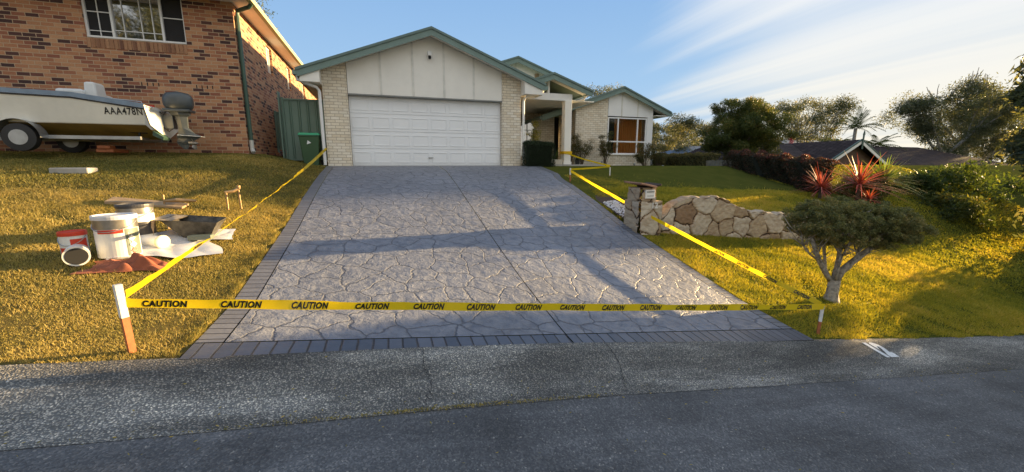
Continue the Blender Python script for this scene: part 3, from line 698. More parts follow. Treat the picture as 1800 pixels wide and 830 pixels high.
# arched window in the porch wall
ow = MB(); AC, AR = 6.62, .36; arc = [(AC-AR, 2.0), (AC+AR, 2.0)]+[(AC+AR*cos(pi*k/12), 3.2+AR*sin(pi*k/12)) for k in range(13)]
ow.prism(arc, 17.97, 17.995, 'y'); aw = ow.build('arched_window', M['glass'], H1)
b = MB(); b.tube([(AC+AR+.02, 17.95, 1.98), (AC+AR+.02, 17.95, 3.2)]+[(AC+(AR+.02)*cos(pi*k/12), 17.95, 3.2+(AR+.02)*sin(pi*k/12)) for k in range(1, 13)]+[(AC-AR-.02, 17.95, 1.98), (AC+AR+.02, 17.95, 1.98)], .025, 6)
b.box(AC-.015, AC+.015, 17.94, 17.968, 2.0, 3.5); b.box(AC-AR, AC+AR, 17.94, 17.966, 3.16, 3.19); b.build('frame', M['white'], aw)
# main roof gable behind
barge('barge_board', 5.75, 6.02, 3.0, 9.3, 16.75, .345)
roofslab(5.75, 6.0, -1.0, 9.35, 16.753, 26, .345, soff=.3)
gable_panel('gable_cladding', [3.4, 4.5, 5.75, 7.0, 8.2], 4.45, 5.75, 5.912, .345, 17.05, M['cream'])
b = MB(); b.box(6.62, 6.80, 17.0, 17.04, 5.28, 5.48); b.build('gable_vent', M['timber'], H1)
# bay wing
barge('barge_board', 10.46, 4.96, 6.57, 13.02, 16.0, .352, .385)
roofslab(10.46, 4.94, 6.57, 13.02, 16.003, 25, .352, .385, soff=.45)
b = MB(); b.box(6.46, 6.57, 15.98, 18.5, 3.46, 3.58); b.build('gutter', M['trimdark'], H1)
b = MB(); b.box(13.02, 13.13, 15.98, 25, 3.84, 3.95); b.build('gutter', M['trim'], H1)
b = MB(); b.box(12.253, 12.98, 16.02, 25, 3.80, 3.83); b.build('eave_lining', M['cream'], H1)
gable_panel('gable_cladding', [9.85, 10.55, 11.4, 12.25], 3.745, 10.46, 4.852, .385, 16.24, M['white'])
# bay window
WU0, WU1, WZ0, WZ1 = 9.87, 11.93, 2.06, 3.70
b = MB(); b.box(11.94, 12.25, 16.22, 16.40, 2.06, 3.742); b.build('window_surround', M['white'], H1)
win = MB(); win.box(WU0, WU1, 16.30, 16.31, WZ0, WZ1); bw = win.build('bay_window', M['clear'], H1)
b = MB()
for x in (WU0, 10.38, 11.42, WU1-.05): b.box(x, x+.055, 16.25, 16.296, WZ0+.056, WZ1-.056)
b.box(WU0, WU1+.005, 16.245, 16.297, WZ0, WZ0+.055); b.box(WU0, WU1+.005, 16.245, 16.297, WZ1-.055, WZ1); b.box(WU0+.02, WU1-.01, 16.235, 16.244, 2.60, 2.66)
b.build('window_frame', M['white'], bw)
b = MB(); b.box(9.83, 12.0, 16.18, 16.30, 2.022, 2.058); b.build('window_sill', M['cream'], bw)
def curtain(u0, u1, v, z0, z1, nf, m, parent):
    P = []; n = 120
    for i in range(n):
        u = u0+(u1-u0)*i/(n-1); y = v+.05*sin(nf*2*pi*i/n)+.01*sin(i*1.7)
        P += [(u, y, z0), (u, y, z1)]
    b = MB(); b.grid(P, n, 2); return b.build('curtain', m, parent, smooth=True)
curtain(10.42, 11.9, 16.62, WZ0-.1, WZ1+.05, 13, M['curtain'], bw)
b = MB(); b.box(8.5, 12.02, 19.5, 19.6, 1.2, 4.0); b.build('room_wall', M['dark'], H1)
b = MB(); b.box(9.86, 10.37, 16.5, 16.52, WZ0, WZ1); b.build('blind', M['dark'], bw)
# ---------------------------------------------------------------- red brick house
H2 = thing('red_brick_house', 'two storey red brick house at left with lit orange side wall and green eaves', 'house', (-3.36, 12.68, 1.9))
b = MB()
F2 = 12.68
# front wall with window opening u -6.42..-4.44, z 4.56..6.2
b.box(-11, -6.42, F2, F2+.24, 1.5, 6.0); b.box(-4.44, -3.36, F2, F2+.24, 1.5, 5.66)
b.box(-6.42, -4.44, F2, F2+.24, 1.5, 4.33)
b.box(-6.42, -4.44, F2+.002, F2+.24, 4.331, 4.56)
# side wall with two window openings
sw = [(15.8, 16.55, 4.62, 5.5), (18.9, 19.6, 4.62, 5.5), (22.3, 23.0, 4.62, 5.5)]
prev = F2+.243
for (a, c, z0, z1) in sw:
    b.box(-3.6, -3.36, prev, a, 1.5, 5.66); b.box(-3.6, -3.36, a, c, 1.5, z0); b.box(-3.6, -3.36, a, c, z1, 5.66); prev = c
b.box(-3.6, -3.36, prev, 30, 1.5, 5.66)
b.build('brick_wall', M['brick_red'], H2)
b = MB()
for k in range(23):
    a = -6.42+k*.0865; b.box(a, a+.0765, F2-.012, F2+.0, 4.335, 4.545)
b.build('sill_course', brickmat('sill bricks', [(0, (.13, .055, .04)), (.5, (.34, .17, .09)), (1, (.44, .24, .13))], (.34, .17, .10), bw=.0865, rh=3), H2)
for c0 in (-5.36, -4.22):
    for k in range(4):
        b = MB(); b.box(c0+k*.115-.14, c0+k*.115-.118, F2-.003, F2+.002, 3.52, 3.60); b.build('weep_vent', M['dark'], H2)
def sash(parent, segs, v, z0, z1, m='white'):
    pass
b = MB(); b.box(-6.42, -4.44, F2+.10, F2+.11, 4.58, 6.2); hw = b.build('front_window', M['glass'], H2)
b = MB()
for x in (-6.42, -5.93, -4.94, -4.475): b.box(x, x+.045, F2+.05, F2+.098, 4.62, 6.2)
b.box(-6.42, -4.43, F2+.045, F2+.099, 4.58, 4.62)
for x in (-5.70, -5.35, -5.12): b.box(x, x+.014, F2+.075, F2+.096, 4.63, 6.2)
b.box(-5.88, -4.95, F2+.076, F2+.097, 4.77, 4.785)
b.box(-4.89, -4.48, F2+.072, F2+.097, 5.15, 5.17); b.box(-6.37, -5.94, F2+.072, F2+.097, 5.15, 5.17); b.box(-6.37, -5.94, F2+.072, F2+.097, 4.73, 4.745); b.box(-6.17, -6.155, F2+.071, F2+.096, 4.63, 6.2)
b.build('window_frame', M['white'], hw)
for (x0, x1) in ((-4.892, -4.478), (-6.372, -5.935)):
    b = MB(); b.box(x0, x1, F2+.099, F2+.0995, 4.63, 6.2); b.build('fly_screen', M['screen'], hw)
for (a, c, z0, z1) in sw:
    b = MB(); b.box(-3.50, -3.49, a+.003, c-.003, z0+.003, z1-.003); sww = b.build('side_window', M['lidwhite'], H2)
    b = MB()
    for y in (a+.004, (a+c)/2-.02, c-.044): b.box(-3.487, -3.44, y, y+.04, z0+.045, z1-.045)
    b.box(-3.486, -3.435, a+.004, c-.004, z0+.003, z0+.043); b.box(-3.486, -3.435, a+.004, c-.004, z1-.043, z1-.003)
    b.build('window_frame', M['cream'], sww)
# roof with eaves: soffit, fascia, gutter
b = MB(); b.box(-12, -2.92, 12.1, 30.6, 5.664, 5.69); b.build('soffit', M['cream'], H2)
b = MB(); b.box(-2.92, -2.81, 12.08, 30.6, 5.60, 5.73); b.box(-12, -2.921, 11.98, 12.098, 5.60, 5.73); b.build('gutter', M['yellowgreen'], H2)
b = MB(); b.add([(-2.85, 12.05, 5.735), (-2.85, 30.6, 5.735), (-12, 30.6, 5.735), (-12, 12.05, 5.735), (-7.4, 16.5, 7.9), (-7.4, 26, 7.9)], [(0, 1, 5, 4), (1, 2, 5), (2, 3, 4, 5), (3, 0, 4), (0, 3, 2, 1)]); b.build('roof', M['tile_dark'], H2)
b = MB(); b.tube([(-2.88, 12.5, 5.62), (-2.95, 12.55, 5.55), (-3.28, 12.78, 5.50), (-3.30, 12.79, 5.35), (-3.30, 12.79, 2.25)], .05, 8); dp = b.build('downpipe', M['darkgreen'], H2)
b = MB(); b.tube([(-3.30, 12.79, 2.249), (-3.30, 12.79, 2.02), (-3.26, 12.72, 1.92)], .055, 8); b.build('pipe_shoe', M['pvc'], dp)
# ---------------------------------------------------------------- fences
def rib_fence(name, label, u0, u1, v, z0, z1, post_u):
    f = thing(name, label, 'fence', (u0, v, z0))
    b = MB(); n = int((u1-u0)/.02); P = []
    for i in range(n+1):
        u = u0+(u1-u0)*i/n; ph = ((u-u0) % .24)/.24; d = 0 if ph < .72 else -.035*min(1, (ph-.72)/.06, (1-ph)/.06)
        P += [(u, v+d, z0+.05), (u, v+d, z1-.04)]
    b.grid(P, n+1, 2); b.build('ribbed_sheet', M['fence'], f)
    b = MB(); b.box(u0, u1, v-.045, v+.02, z1-.04, z1); b.build('rail', M['fence'], f); b = MB(); b.box(u0, u1, v-.045, v+.02, z0, z0+.05); b.build('rail', M['fence'], f)
    for pu_ in post_u:
        b = MB(); b.box(pu_-.03, pu_+.03, v-.05, v+.03, z0-.1, z1+.03); b.build('post', M['fence'], f)
    return f
f1 = rib_fence('steel_fence', 'tall ribbed green steel fence panel behind the wheelie bin', -2.72, -1.52, 14.2, 1.72, 3.58, [-2.72, -1.54])
b = MB(); P = []
for i in range(20): 
    y = 13.95+.25*i/19; P += [(-2.76-.03*(i/19), y, 1.72), (-2.76-.03*(i/19), y, 3.74)]
b.box(-2.79, -2.755, 13.92, 14.15, 1.70, 3.74); b.build('gate_leaf', M['fence'], f1)
f2 = rib_fence('steel_fence', 'lower dark green fence panel further back against the red brick wall', -3.34, -2.80, 16.0, 2.1, 3.38, [-3.32])
# ---------------------------------------------------------------- wheelie bin
wb = thing('wheelie_bin', 'green wheelie bin with a bright green lid beside the garage', 'bin', (-1.93, 13.55, 1.53))
def frustum(b, c, w0, d0, w1, d1, z0, z1):
    x, y = c
    b.add([(x-w0, y-d0, z0), (x+w0, y-d0, z0), (x+w0, y+d0, z0), (x-w0, y+d0, z0), (x-w1, y-d1, z1), (x+w1, y-d1, z1), (x+w1, y+d1, z1), (x-w1, y+d1, z1)],
          [(0, 3, 2, 1), (4, 5, 6, 7), (0, 1, 5, 4), (1, 2, 6, 5), (2, 3, 7, 6), (3, 0, 4, 7)])
b = MB(); frustum(b, (-1.95, 13.6), .20, .20, .27, .28, 1.56, 2.42); frustum(b, (-1.95, 13.6), .285, .295, .285, .295, 2.40, 2.445); b.build('body', M['bin'], wb, bevel=.02)
b = MB(); frustum(b, (-1.95, 13.6), .30, .31, .27, .27, 2.448, 2.52); b.build('lid', M['binlid'], wb, bevel=.02)
for s in (-.24, .24):
    b = MB(); b.lathe([(.1, -.025), (.1, .025)], (-1.95+s, 13.86, 1.64), 18, Matrix.Rotation(pi/2, 3, 'Y')); b.build('wheel', M['black'], wb)
b = MB(); b.prism([(-2.02, 2.18), (-1.90, 2.23), (-1.99, 2.30)], 13.322, 13.334, 'y'); b.build('sticker', M['white'], wb)
# ---------------------------------------------------------------- tapes and stakes
def stake(label, u, v, h, tilt=(0, 0), split=.5, r=.03, grp='marker stakes holding the caution tape', zz=None):
    z = (lg1(u, v) if zz is None else zz); t = thing('marker_stake', label, 'stake', (u, v, z), grp)
    def P(k): return (u+tilt[0]*k, v+tilt[1]*k, z+h*k)
    b = MB(); b.tube([P(-.15), P(split)], [r*.95, r], 4); b.build('orange_shaft', M['orange'], t)
    b = MB(); b.tube([P(split+.003), P(1)], [r*1.02, r*1.02], 4); b.build('white_top', M['stakewhite'], t)
    return P(1)
TL = stake('orange and white timber stake leaning at the left kerb corner', -1.83, 3.5, .52, (-.02, .01), .52, .03)
TR = stake('short orange and white stake beside the clipped tree', 5.51, 3.52, .40, (.02, 0), .45, .024)
SA = stake('orange stake at the top right corner of the driveway', 5.17, 10.42, .42, (0, 0), .55, .024, zz=up1(5.2, 10.4))
SB = stake('thin white stake standing on the upper lawn by the rose bushes', 6.95, 11.2, .32, (0, 0), .2, .02, zz=up1(6.95, 11.2))
def ribbon(name, label, P0, P1, w=.078, sag=.03, texts=None, twist=None, mirror=False, period=.484, first=.12, tsize=.075, grp=None, xs=.74):
    """tape hung on edge from P0 to P1"""
    P0, P1 = Vector(P0), Vector(P1); L = (P1-P0).length; d = (P1-P0).normalized()
    side = d.cross(Vector((0, 0, 1))).normalized(); up0 = side.cross(d).normalized()
    def tw(s): return (twist(s/L) if twist else 0.)
    def pos(s, h, off=0):
        t = s/L; c = P0+d*s+Vector((0, 0, -sag*4*t*(1-t))); a = tw(s)
        up = up0*cos(a)+side*sin(a); nn = side*cos(a)-up0*sin(a)
        wob = .010*sin(s*5.1)+.006*sin(s*13.7+2*sin(s*2.1))+.004*sin(s*41)*(h)
        return c+up*(h*w)+nn*(wob*(h+.5)+off)+nn*.004*sin(h*3)
    n = int(L/.04)+2; b = MB(); P = []
    for i in range(n+1):
        for h in (-.5, 0, .5): P.append(pos(L*i/n, h))
    b.grid(P, n+1, 3); o = b.build(name, M['tape'], origin=tuple(P0), smooth=True); tag(o, label, 'tape', grp)
    if texts:
        vs, fs = text_mesh('CAUTION', tsize, .28, .0036, xs)
        wid = max(p[0] for p in vs); s0 = first; k = 0
        tb = MB()
        while s0+wid < L-.01:
            if texts is True or k in texts:
                out = []
                for (x, y) in vs:
                    xx = wid-x if mirror else x
                    out.append(pos(s0+xx, (y-tsize*.36)/w, (.0025 if not mirror else .0025)))
                tb.add(out, fs)
                out2 = [pos(s0+(wid-x if mirror else x), (y-tsize*.36)/w, -.0025) for (x, y) in vs]
                tb.add(out2, fs)
                tb.build('printed_word', M['ink'], o); tb = MB()
            s0 += period; k += 1
    return o
ribbon('caution_tape', 'yellow CAUTION tape stretched low across the bottom of the driveway', (-1.80, 3.475, .615), (5.52, 3.495, -.265), sag=.022, texts=True, first=.09, period=.484, twist=lambda t: .16*sin(t*31)+.10*sin(t*67+1))
ribbon('caution_tape', 'yellow tape running up the left side from the kerb stake to the garage pier', (-1.82, 3.53, .665), (-1.50, 13.37, 2.08), sag=.10, texts=[2, 5, 9, 13], twist=lambda t: .9*sin(t*5), tsize=.05, w=.065)
ribbon('caution_tape', 'yellow tape running down the right side past the stone letterbox', (5.53, 3.55, -.25), (5.17, 10.42, 1.42), sag=.06, texts=[0, 1, 2, 3], mirror=True, first=.15, twist=lambda t: .14*sin(t*19)+.12*t, tsize=.06, w=.065)
ribbon('caution_tape', 'short yellow tape between the two stakes at the top of the lawn', (5.17, 10.42, 1.46), (6.95, 11.2, 1.54), sag=.01, w=.05)
ribbon('caution_tape', 'yellow tape from the lawn stake back to the porch column', (6.95, 11.2, 1.56), (6.64, 13.93, 2.05), sag=.04, twist=lambda t: .8*t, w=.05)
b = MB(); b.box(6.607, 6.953, 13.917, 14.263, 1.99, 2.09); tag(b.build('caution_tape', M['tape'], origin=(6.78, 14.1, 2.0)), 'yellow tape wrapped around the white porch column', 'tape')
# ---------------------------------------------------------------- stone wall and letterbox
def stone_panel(seed, L, ztop, zbot, mapping, cell=.30, step=.016, asp=1.0, hi=0.):
    """returns V, F, tint. mapping(s, z, d) -> points with outward depth d"""
    r = np.random.default_rng(seed)
    zmin, zmax = -1.5, 2.0
    ns = int(L/cell)+3; nz = int(3.5/(cell*.9))+2
    S = []
    for i in range(-1, ns):
        for j in range(nz):
            S.append((i*cell+r.uniform(-.42, .42)*cell+(j % 2)*.5*cell, zmin+j*cell*.9+r.uniform(-.42, .42)*cell))
    S = np.array(S); tintS = np.clip(r.normal(.56+hi, .24, len(S)), .13, 1)
    nS = max(2, int(L/step)); s = np.linspace(0, L, nS+1); rows = 46
    zt, zb = ztop(s), zbot(s)
    T = np.linspace(0, 1, rows)
    SS = np.repeat(s[:, None], rows, 1); ZZ = zb[:, None]+(zt-zb)[:, None]*T[None]
    P = np.stack([SS.ravel(), ZZ.ravel()], 1)
    q = P+np.stack([.018*np.sin(P[:, 1]*23+P[:, 0]*11), .018*np.sin(P[:, 0]*19+P[:, 1]*7)], 1)
    D = np.linalg.norm(q[:, None, :]-S[None], axis=2) if len(P)*len(S) < 3e7 else None
    if D is None:
        d1 = np.empty(len(P)); d2 = np.empty(len(P)); i1 = np.empty(len(P), int)
        for a in range(0, len(P), 4000):
            dd = np.linalg.norm(q[a:a+4000, None, :]-S[None], axis=2); o = np.argpartition(dd, 1, axis=1)[:, :2]
            x0 = np.take_along_axis(dd, o[:, :1], 1)[:, 0]; x1 = np.take_along_axis(dd, o[:, 1:2], 1)[:, 0]
            sw_ = x0 > x1; i1[a:a+4000] = np.where(sw_, o[:, 1], o[:, 0]); d1[a:a+4000] = np.minimum(x0, x1); d2[a:a+4000] = np.maximum(x0, x1)
    else:
        o = np.argpartition(D, 1, axis=1)[:, :2]; x0 = np.take_along_axis(D, o[:, :1], 1)[:, 0]; x1 = np.take_along_axis(D, o[:, 1:2], 1)[:, 0]
        i1 = np.where(x0 > x1, o[:, 1], o[:, 0]); d1 = np.minimum(x0, x1); d2 = np.maximum(x0, x1)
    e = d2-d1+.007*np.sin(P[:, 0]*61+P[:, 1]*17)*np.sin(P[:, 1]*53); g = smooth01((e-.010)/.030)
    rnd = r.uniform(-.012, .012, len(S))[i1]; tlt = r.uniform(-.08, .08, (len(S), 2))[i1]
    rel = q-S[i1]
    depth = g*(.035+rnd+(rel*tlt).sum(1))+.004*np.sin(P[:, 0]*40)*np.sin(P[:, 1]*37)
    tint = np.where(g > .5, tintS[i1], .03)
    V = mapping(P[:, 0], P[:, 1], depth)
    n, m = nS+1, rows
    ii, jj = np.meshgrid(np.arange(n-1), np.arange(m-1), indexing='ij'); a = (ii*m+jj).ravel()
    F = np.stack([a, a+m, a+m+1, a+1], 1)
    return V, F, tint
def multi(name, panels, m, parent=None, at=(0, 0, 0)):
    V, F, T, o = [], [], [], 0
    for v, f, t in panels: V.append(v); F.append(f+o); T.append(t); o += len(v)
    return np_mesh(name, np.concatenate(V), np.concatenate(F), m, parent, np.concatenate(T), at, smooth=True)
wtu = np.array([5.62, 5.75, 5.85, 5.95, 6.15, 6.5, 7.0, 7.4, 7.75, 8.1, 8.8, 9.7, 11, 13, 13.3]); wtz = np.array([.40, .42, .50, .70, .82, .87, .87, .82, .62, .53, .45, .37, .18, -.18, -.3])
def wtop(s): 
    u = s+5.62; return np.interp(u, wtu, wtz)+.018*np.sin(u*9)+.012*np.sin(u*23)
def wbot(s): return low_ground(s+5.62, 0*s+7.0)-.08
def wv(s): return 7.12-.10*np.sin(s*.5)
front = stone_panel(3, 7.7, wtop, wbot, lambda s, z, d: np.stack([s+5.62, wv(s)-d*1.3, z], 1), .47, hi=.08)
back = stone_panel(4, 7.7, wtop, lambda s: wtop(s)-.35, lambda s, z, d: np.stack([s+5.62, wv(s)+.26+d*.3, z], 1), .33, .05)
# top cap between front and back
s = np.linspace(0, 7.7, 200); zt = wtop(s); Vt = []; 
for k, (dy, dzz) in enumerate(((-.02, 0), (.05, .03), (.2, .03), (.265, 0))): Vt.append(np.stack([s+5.62, wv(s)+dy, zt+dzz], 1))
Vt = np.stack(Vt, 1).reshape(-1, 3); ii, jj = np.meshgrid(np.arange(199), np.arange(3), indexing='ij'); a = (ii*4+jj).ravel(); Ft = np.stack([a, a+4, a+5, a+1], 1)
capt = .35+.3*np.sin(np.floor((Vt[:, 0])/.37)*12.9)**2
wl = multi('stone_wall', [front, back, (Vt, Ft, capt)], M['stone'], at=(9, 7.1, 0))
tag(wl, 'low curved sandstone crazy paved retaining wall holding the upper lawn', 'wall')
# letterbox pillar
lb = thing('letterbox_pillar', 'sandstone letterbox pillar with the number 12 beside the driveway', 'letterbox', (5.35, 7.2, .15))
def pillar(u0, u1, v0, v1, z0, z1, seed, tap=.0):
    ps = []; one = lambda z: (lambda s: 0*s+z)
    def mk(fn, L, sd): ps.append(stone_panel(sd, L, one(z1), one(z0), fn, .42, .014, hi=.2))
    mk(lambda s, z, d: np.stack([u0+s, v0-d+0*s, z], 1), u1-u0, seed)
    mk(lambda s, z, d: np.stack([u0-d, v1-s, z], 1), v1-v0, seed+1)
    mk(lambda s, z, d: np.stack([u1+d, v0+s, z], 1), v1-v0, seed+2)
    mk(lambda s, z, d: np.stack([u1-s, v1+d, z], 1), u1-u0, seed+3)
    V = np.array([(u0-.02, v0-.02, z1), (u1+.02, v0-.02, z1), (u1+.02, v1+.02, z1), (u0-.02, v1+.02, z1)]); ps.append((V, np.array([[0, 1, 2, 3]]), np.full(4, .4)))
    return ps
multi('stone_shaft', pillar(5.09, 5.60, 6.98, 7.50, -.05, .84, 21), M['stone'], lb)
multi('letterbox_housing', pillar(5.13, 5.46, 7.03, 7.45, .84, 1.12, 31), M['stone'], lb)
b = MB(); b.box(5.20, 5.43, 6.975, 7.03, .90, 1.08); mb = b.build('letterbox_front', M['cream'], lb, bevel=.006)
b = MB(); b.box(5.22, 5.41, 6.968, 6.974, 1.03, 1.045); b.box(5.24, 5.39, 6.968, 6.974, .95, .957); b.build('mail_slot', M['dark'], mb)
b = MB()
b.add([(5.02, 6.90, 1.20), (5.40, 6.88, 1.125), (5.42, 7.55, 1.14), (5.04, 7.55, 1.215), (5.02, 6.90, 1.235), (5.40, 6.88, 1.16), (5.42, 7.55, 1.175), (5.04, 7.55, 1.25)], [(0, 3, 2, 1), (4, 5, 6, 7), (0, 1, 5, 4), (1, 2, 6, 5), (2, 3, 7, 6), (3, 0, 4, 7)])
b.build('roof_slab', M['slab'], lb, bevel=.008)
b = MB()
b.add([(5.34, 7.0, 1.10), (5.62, 7.02, 1.16), (5.60, 7.5, 1.18), (5.34, 7.5, 1.12), (5.34, 7.0, 1.135), (5.62, 7.02, 1.20), (5.60, 7.5, 1.22), (5.34, 7.5, 1.155)], [(0, 3, 2, 1), (4, 5, 6, 7), (0, 1, 5, 4), (1, 2, 6, 5), (2, 3, 7, 6), (3, 0, 4, 7)])
b.build('roof_slab', M['stone'], lb, bevel=.008)
vs, fs = text_mesh('12', .17, 0, .004)
b = MB(); b.add([(5.31+x, 6.925, .70+y) for x, y in vs], fs); b.add([(5.31+x, 6.922, .70+y) for x, y in vs], [f[::-1] for f in fs]); b.build('house_number', M['stakewhite'], lb)
# garden bed strip with pebbles behind the letterbox
P = np.stack([rng.uniform(5.2, 5.6, 500), rng.uniform(7.65, 8.7, 500)], 1)
Z = Hup(P[:, 0], P[:, 1]); V_, F_, T_ = [], [], []
ico = np.array([(1, 0, 0), (-1, 0, 0), (0, 1, 0), (0, -1, 0), (0, 0, .7), (0, 0, -.7)], float); icf = np.array([(0, 2, 4), (2, 1, 4), (1, 3, 4), (3, 0, 4), (2, 0, 5), (1, 2, 5), (3, 1, 5), (0, 3, 5)])
for i in range(len(P)):
    r_ = rng.uniform(.012, .032); V_.append(ico*r_*rng.uniform(.7, 1.3, 3)+np.array([P[i, 0], P[i, 1], Z[i]+.012])); F_.append(icf+6*i); T_ += [rng.uniform(.5, 1)]*6
tag(np_mesh('pebbles', np.concatenate(V_), np.concatenate(F_), M['lidwhite'], tint=T_, at=(5.4, 8.4, .6)), 'white pebbles and bare soil strip behind the letterbox pillar', 'pebbles', kind='stuff')
b = MB(); nn = 12; P = []
for i in range(nn):
    v = 7.55+1.9*i/(nn-1)
    for u in (5.16, 5.4, 5.65, 5.85): P.append((u, v, up1(u, v)+.008))
b.grid(P, nn, 4); struct(b.build('garden_soil', plain('soil', (.06, .042, .028), .95, amt=.4, scale=20, bs=.8)))
# ---------------------------------------------------------------- kerb number and cracks
vs, fs = text_mesh('12', .40, .0, .032)
b = MB()
for x, y in vs:
    pass
b.add([(5.90+x*.70, 2.98+y*.85, float(Hroad(5.90+x*.70, 2.98+y*.85))+.013) for x, y in vs], fs)
tag(b.build('kerb_number', M['paint_white'], origin=(5.95, 3.1, -.85)), 'white number 12 painted on the sloping kerb', 'marking')
def crack(pts, wdt, name='kerb_crack', lab=''):
    b = MB(); P = []
    n = 40
    pts = np.array(pts, float)
    for i in range(n):
        t = i/(n-1)*(len(pts)-1); k = min(int(t), len(pts)-2); q = pts[k]+(pts[k+1]-pts[k])*(t-k)
        x = q[0]+.008*sin(i*1.9)+.006*sin(i*4.3); ww = wdt*(.5+.6*abs(sin(i*2.7)))
        for s_ in (-1, 1): P.append((x+s_*ww, q[1], float(Hroad(x, q[1]))+.010))
    b.grid(P, n, 2); o = b.build(name, M['joint']); o['kind'] = 'structure'; return o
crack([(.27, VK-.01), (.25, 3.1), (.29, 2.9), (.20, VR+.02)], .0035); crack([(2.10, VK-.01), (2.06, 3.0), (1.97, 2.8), (1.87, VR+.02)], .0035)
# weeds in the joint between gutter and road
n = 700; uu_ = np.concatenate([rng.normal(.0, .5, n//2), rng.uniform(.0, 1.6, n//2)]); Pw = np.stack([uu_, VR+rng.normal(0, .012, n), Hroad(uu_, 0*uu_+VR)+.012], 1)
V_, F_, T_ = leaves(Pw, rng.uniform(.006, .014, n), np.clip(rng.normal(.55, .2, n), 0, 1)); tag(np_mesh('moss', V_, F_, M['grass_l'], tint=T_, at=(0, 2.6, 0)), 'thin line of moss and weeds along the road joint', 'moss', kind='stuff')
# ---------------------------------------------------------------- boat
bt = thing('motor_boat', 'cream motor boat with grey outboard parked against the red brick house', 'boat', (-4.8, 11.65, 2.2))
def station(x):
    # x = distance forward of the transom; returns half section as list (half-beam, z)
    t = x/4.8; bow = smooth01((t-.45)/.55)
    hb = .76*(1-bow**1.6*.98)
    sheer = 2.86+.15*min(x, 1.2)+.03*max(0, x-1.2)
    chz = 2.44+.28*bow; kz = 2.17+.36*bow**2
    return [(0, kz), (hb*.86*.5, (kz+chz)/2+.0), (hb*.88, chz), (hb*.90, chz+.015), (hb*1.0, sheer-.09), (hb*1.0, sheer)]
xs_ = np.linspace(0, 4.8, 25)
def hullpart(i0, i1, off=0):
    P = []
    for x in xs_:
        st = station(x)
        for (h, z) in st[i0:i1]: P.append((-4.74-x+(2.9-z)*-.12*(1 if x < .1 else 0), 11.65-h-off, z))
    for x in xs_[::-1]:
        st = station(x)
        for (h, z) in st[i0:i1]: P.append((-4.74-x, 11.65+h+off, z))
    b = MB(); b.grid(P, len(xs_)*2, i1-i0); return b
hullpart(2, 6).build('hull', M['boatcream'], bt)
hullpart(0, 3).build('keel_bottom', M['boatochre'], bt)
b = MB()
st = station(0); L_ = [(11.65-h, z) for h, z in st]; R_ = [(11.65+h, z) for h, z in st[::-1]]
b.add([(-4.735+.08*(2.8-z), y, z) for y, z in L_+R_], [tuple(range(len(L_+R_)))]); b.add([(-4.76+.08*(2.8-z), y, z) for y, z in L_+R_], [tuple(range(len(L_+R_)))])
b.build('transom', M['boatcream'], bt)
for nm, dz0, dz1, off, mm in (('rubbing_strip', -.105, -.075, .012, 'black'), ('deck_side', -.072, .02, .005, 'boatblue')):
    P = []
    for x in list(xs_):
        h, z = station(x)[-1]; P += [(-4.74-x, 11.65-h-off, z+dz0), (-4.74-x, 11.65-h-off, z+dz1), (-4.74-x, 11.65-max(0, h-.12), z+dz1+.01)]
    for x in list(xs_[::-1]):
        h, z = station(x)[-1]; P += [(-4.74-x, 11.65+h+off, z+dz0), (-4.74-x, 11.65+h+off, z+dz1), (-4.74-x, 11.65+max(0, h-.12), z+dz1+.01)]
    b = MB(); b.grid(P, len(xs_)*2, 3); b.build(nm, M[mm], bt)
b = MB(); b.box(-5.05, -4.72, 10.95, 12.35, 2.78, 2.815); b.box(-5.1, -4.70, 10.94, 11.25, 2.815, 2.84); b.build('stern_deck', M['boatwhite'], bt, bevel=.01)
b = MB(); b.box(-4.86, -4.74, 11.28, 11.34, 2.816, 2.90); b.build('stern_lamp', M['tinred'], bt)
b = MB(); b.tube([(-4.80, 11.0, 2.83), (-4.82, 11.0, 2.93), (-5.3, 10.98, 2.97), (-5.35, 10.98, 2.9)], .012, 8); b.build('grab_rail', M['galv'], bt)
b = MB(); b.box(-6.3, -5.85, 11.1, 12.2, 2.95, 3.16); b.build('console', M['boatwhite'], bt, bevel=.05)
b = MB(); frustum(b, (-5.78, 11.4), .12, .2, .09, .18, 2.85, 3.33); b.build('seat', M['boatwhite'], bt, bevel=.04)
vs, fs = text_mesh('AAA478N', .20, 0, .003, .92); wd_ = max(x for x, y in vs)
def hull_y(u, z):
    x = -4.74-u; st = station(x); zz = [q[1] for q in st[3:5]]; hh = [q[0] for q in st[3:5]]; return 11.65-np.interp(z, zz, hh)-.006
b = MB(); b.add([(-5.45+x*.66/wd_, hull_y(-5.45+x*.66/wd_, 2.645+y), 2.645+y) for x, y in vs], fs); b.build('registration_number', M['ink'], bt)
# outboard
om = MB()
def ell(cx, cy, cz, rx, ry, rz, p=2.6, nz=11, nn=24):
    pr = []
    for i in range(nz):
        f = -1+2*i/(nz-1); r = (1-abs(f)**p)**(1/p) if abs(f) < 1 else 0.02; pr.append((max(r, .02), f))
    b = MB(); vs = []
    for r, f in pr:
        for k in range(nn):
            t = 2*pi*k/nn; c_, s_ = cos(t), sin(t); q = (abs(c_)**2.6+abs(s_)**2.6)**(-1/2.6)
            vs.append((cx+rx*r*q*c_, cy+ry*r*q*s_, cz+rz*f))
    fs = [(i*nn+k, i*nn+(k+1) % nn, (i+1)*nn+(k+1) % nn, (i+1)*nn+k) for i in range(nz-1) for k in range(nn)]+[tuple(range(nn))[::-1], tuple(range((nz-1)*nn, nz*nn))]
    b.add(vs, fs); return b
leg = MB()
def secx(z, x0, x1, hw): return [(x0, 11.65-hw*.6, z), ((x0+x1)/2, 11.65-hw, z), (x1, 11.65-hw*.3, z), (x1, 11.65+hw*.3, z), ((x0+x1)/2, 11.65+hw, z), (x0, 11.65+hw*.6, z)]
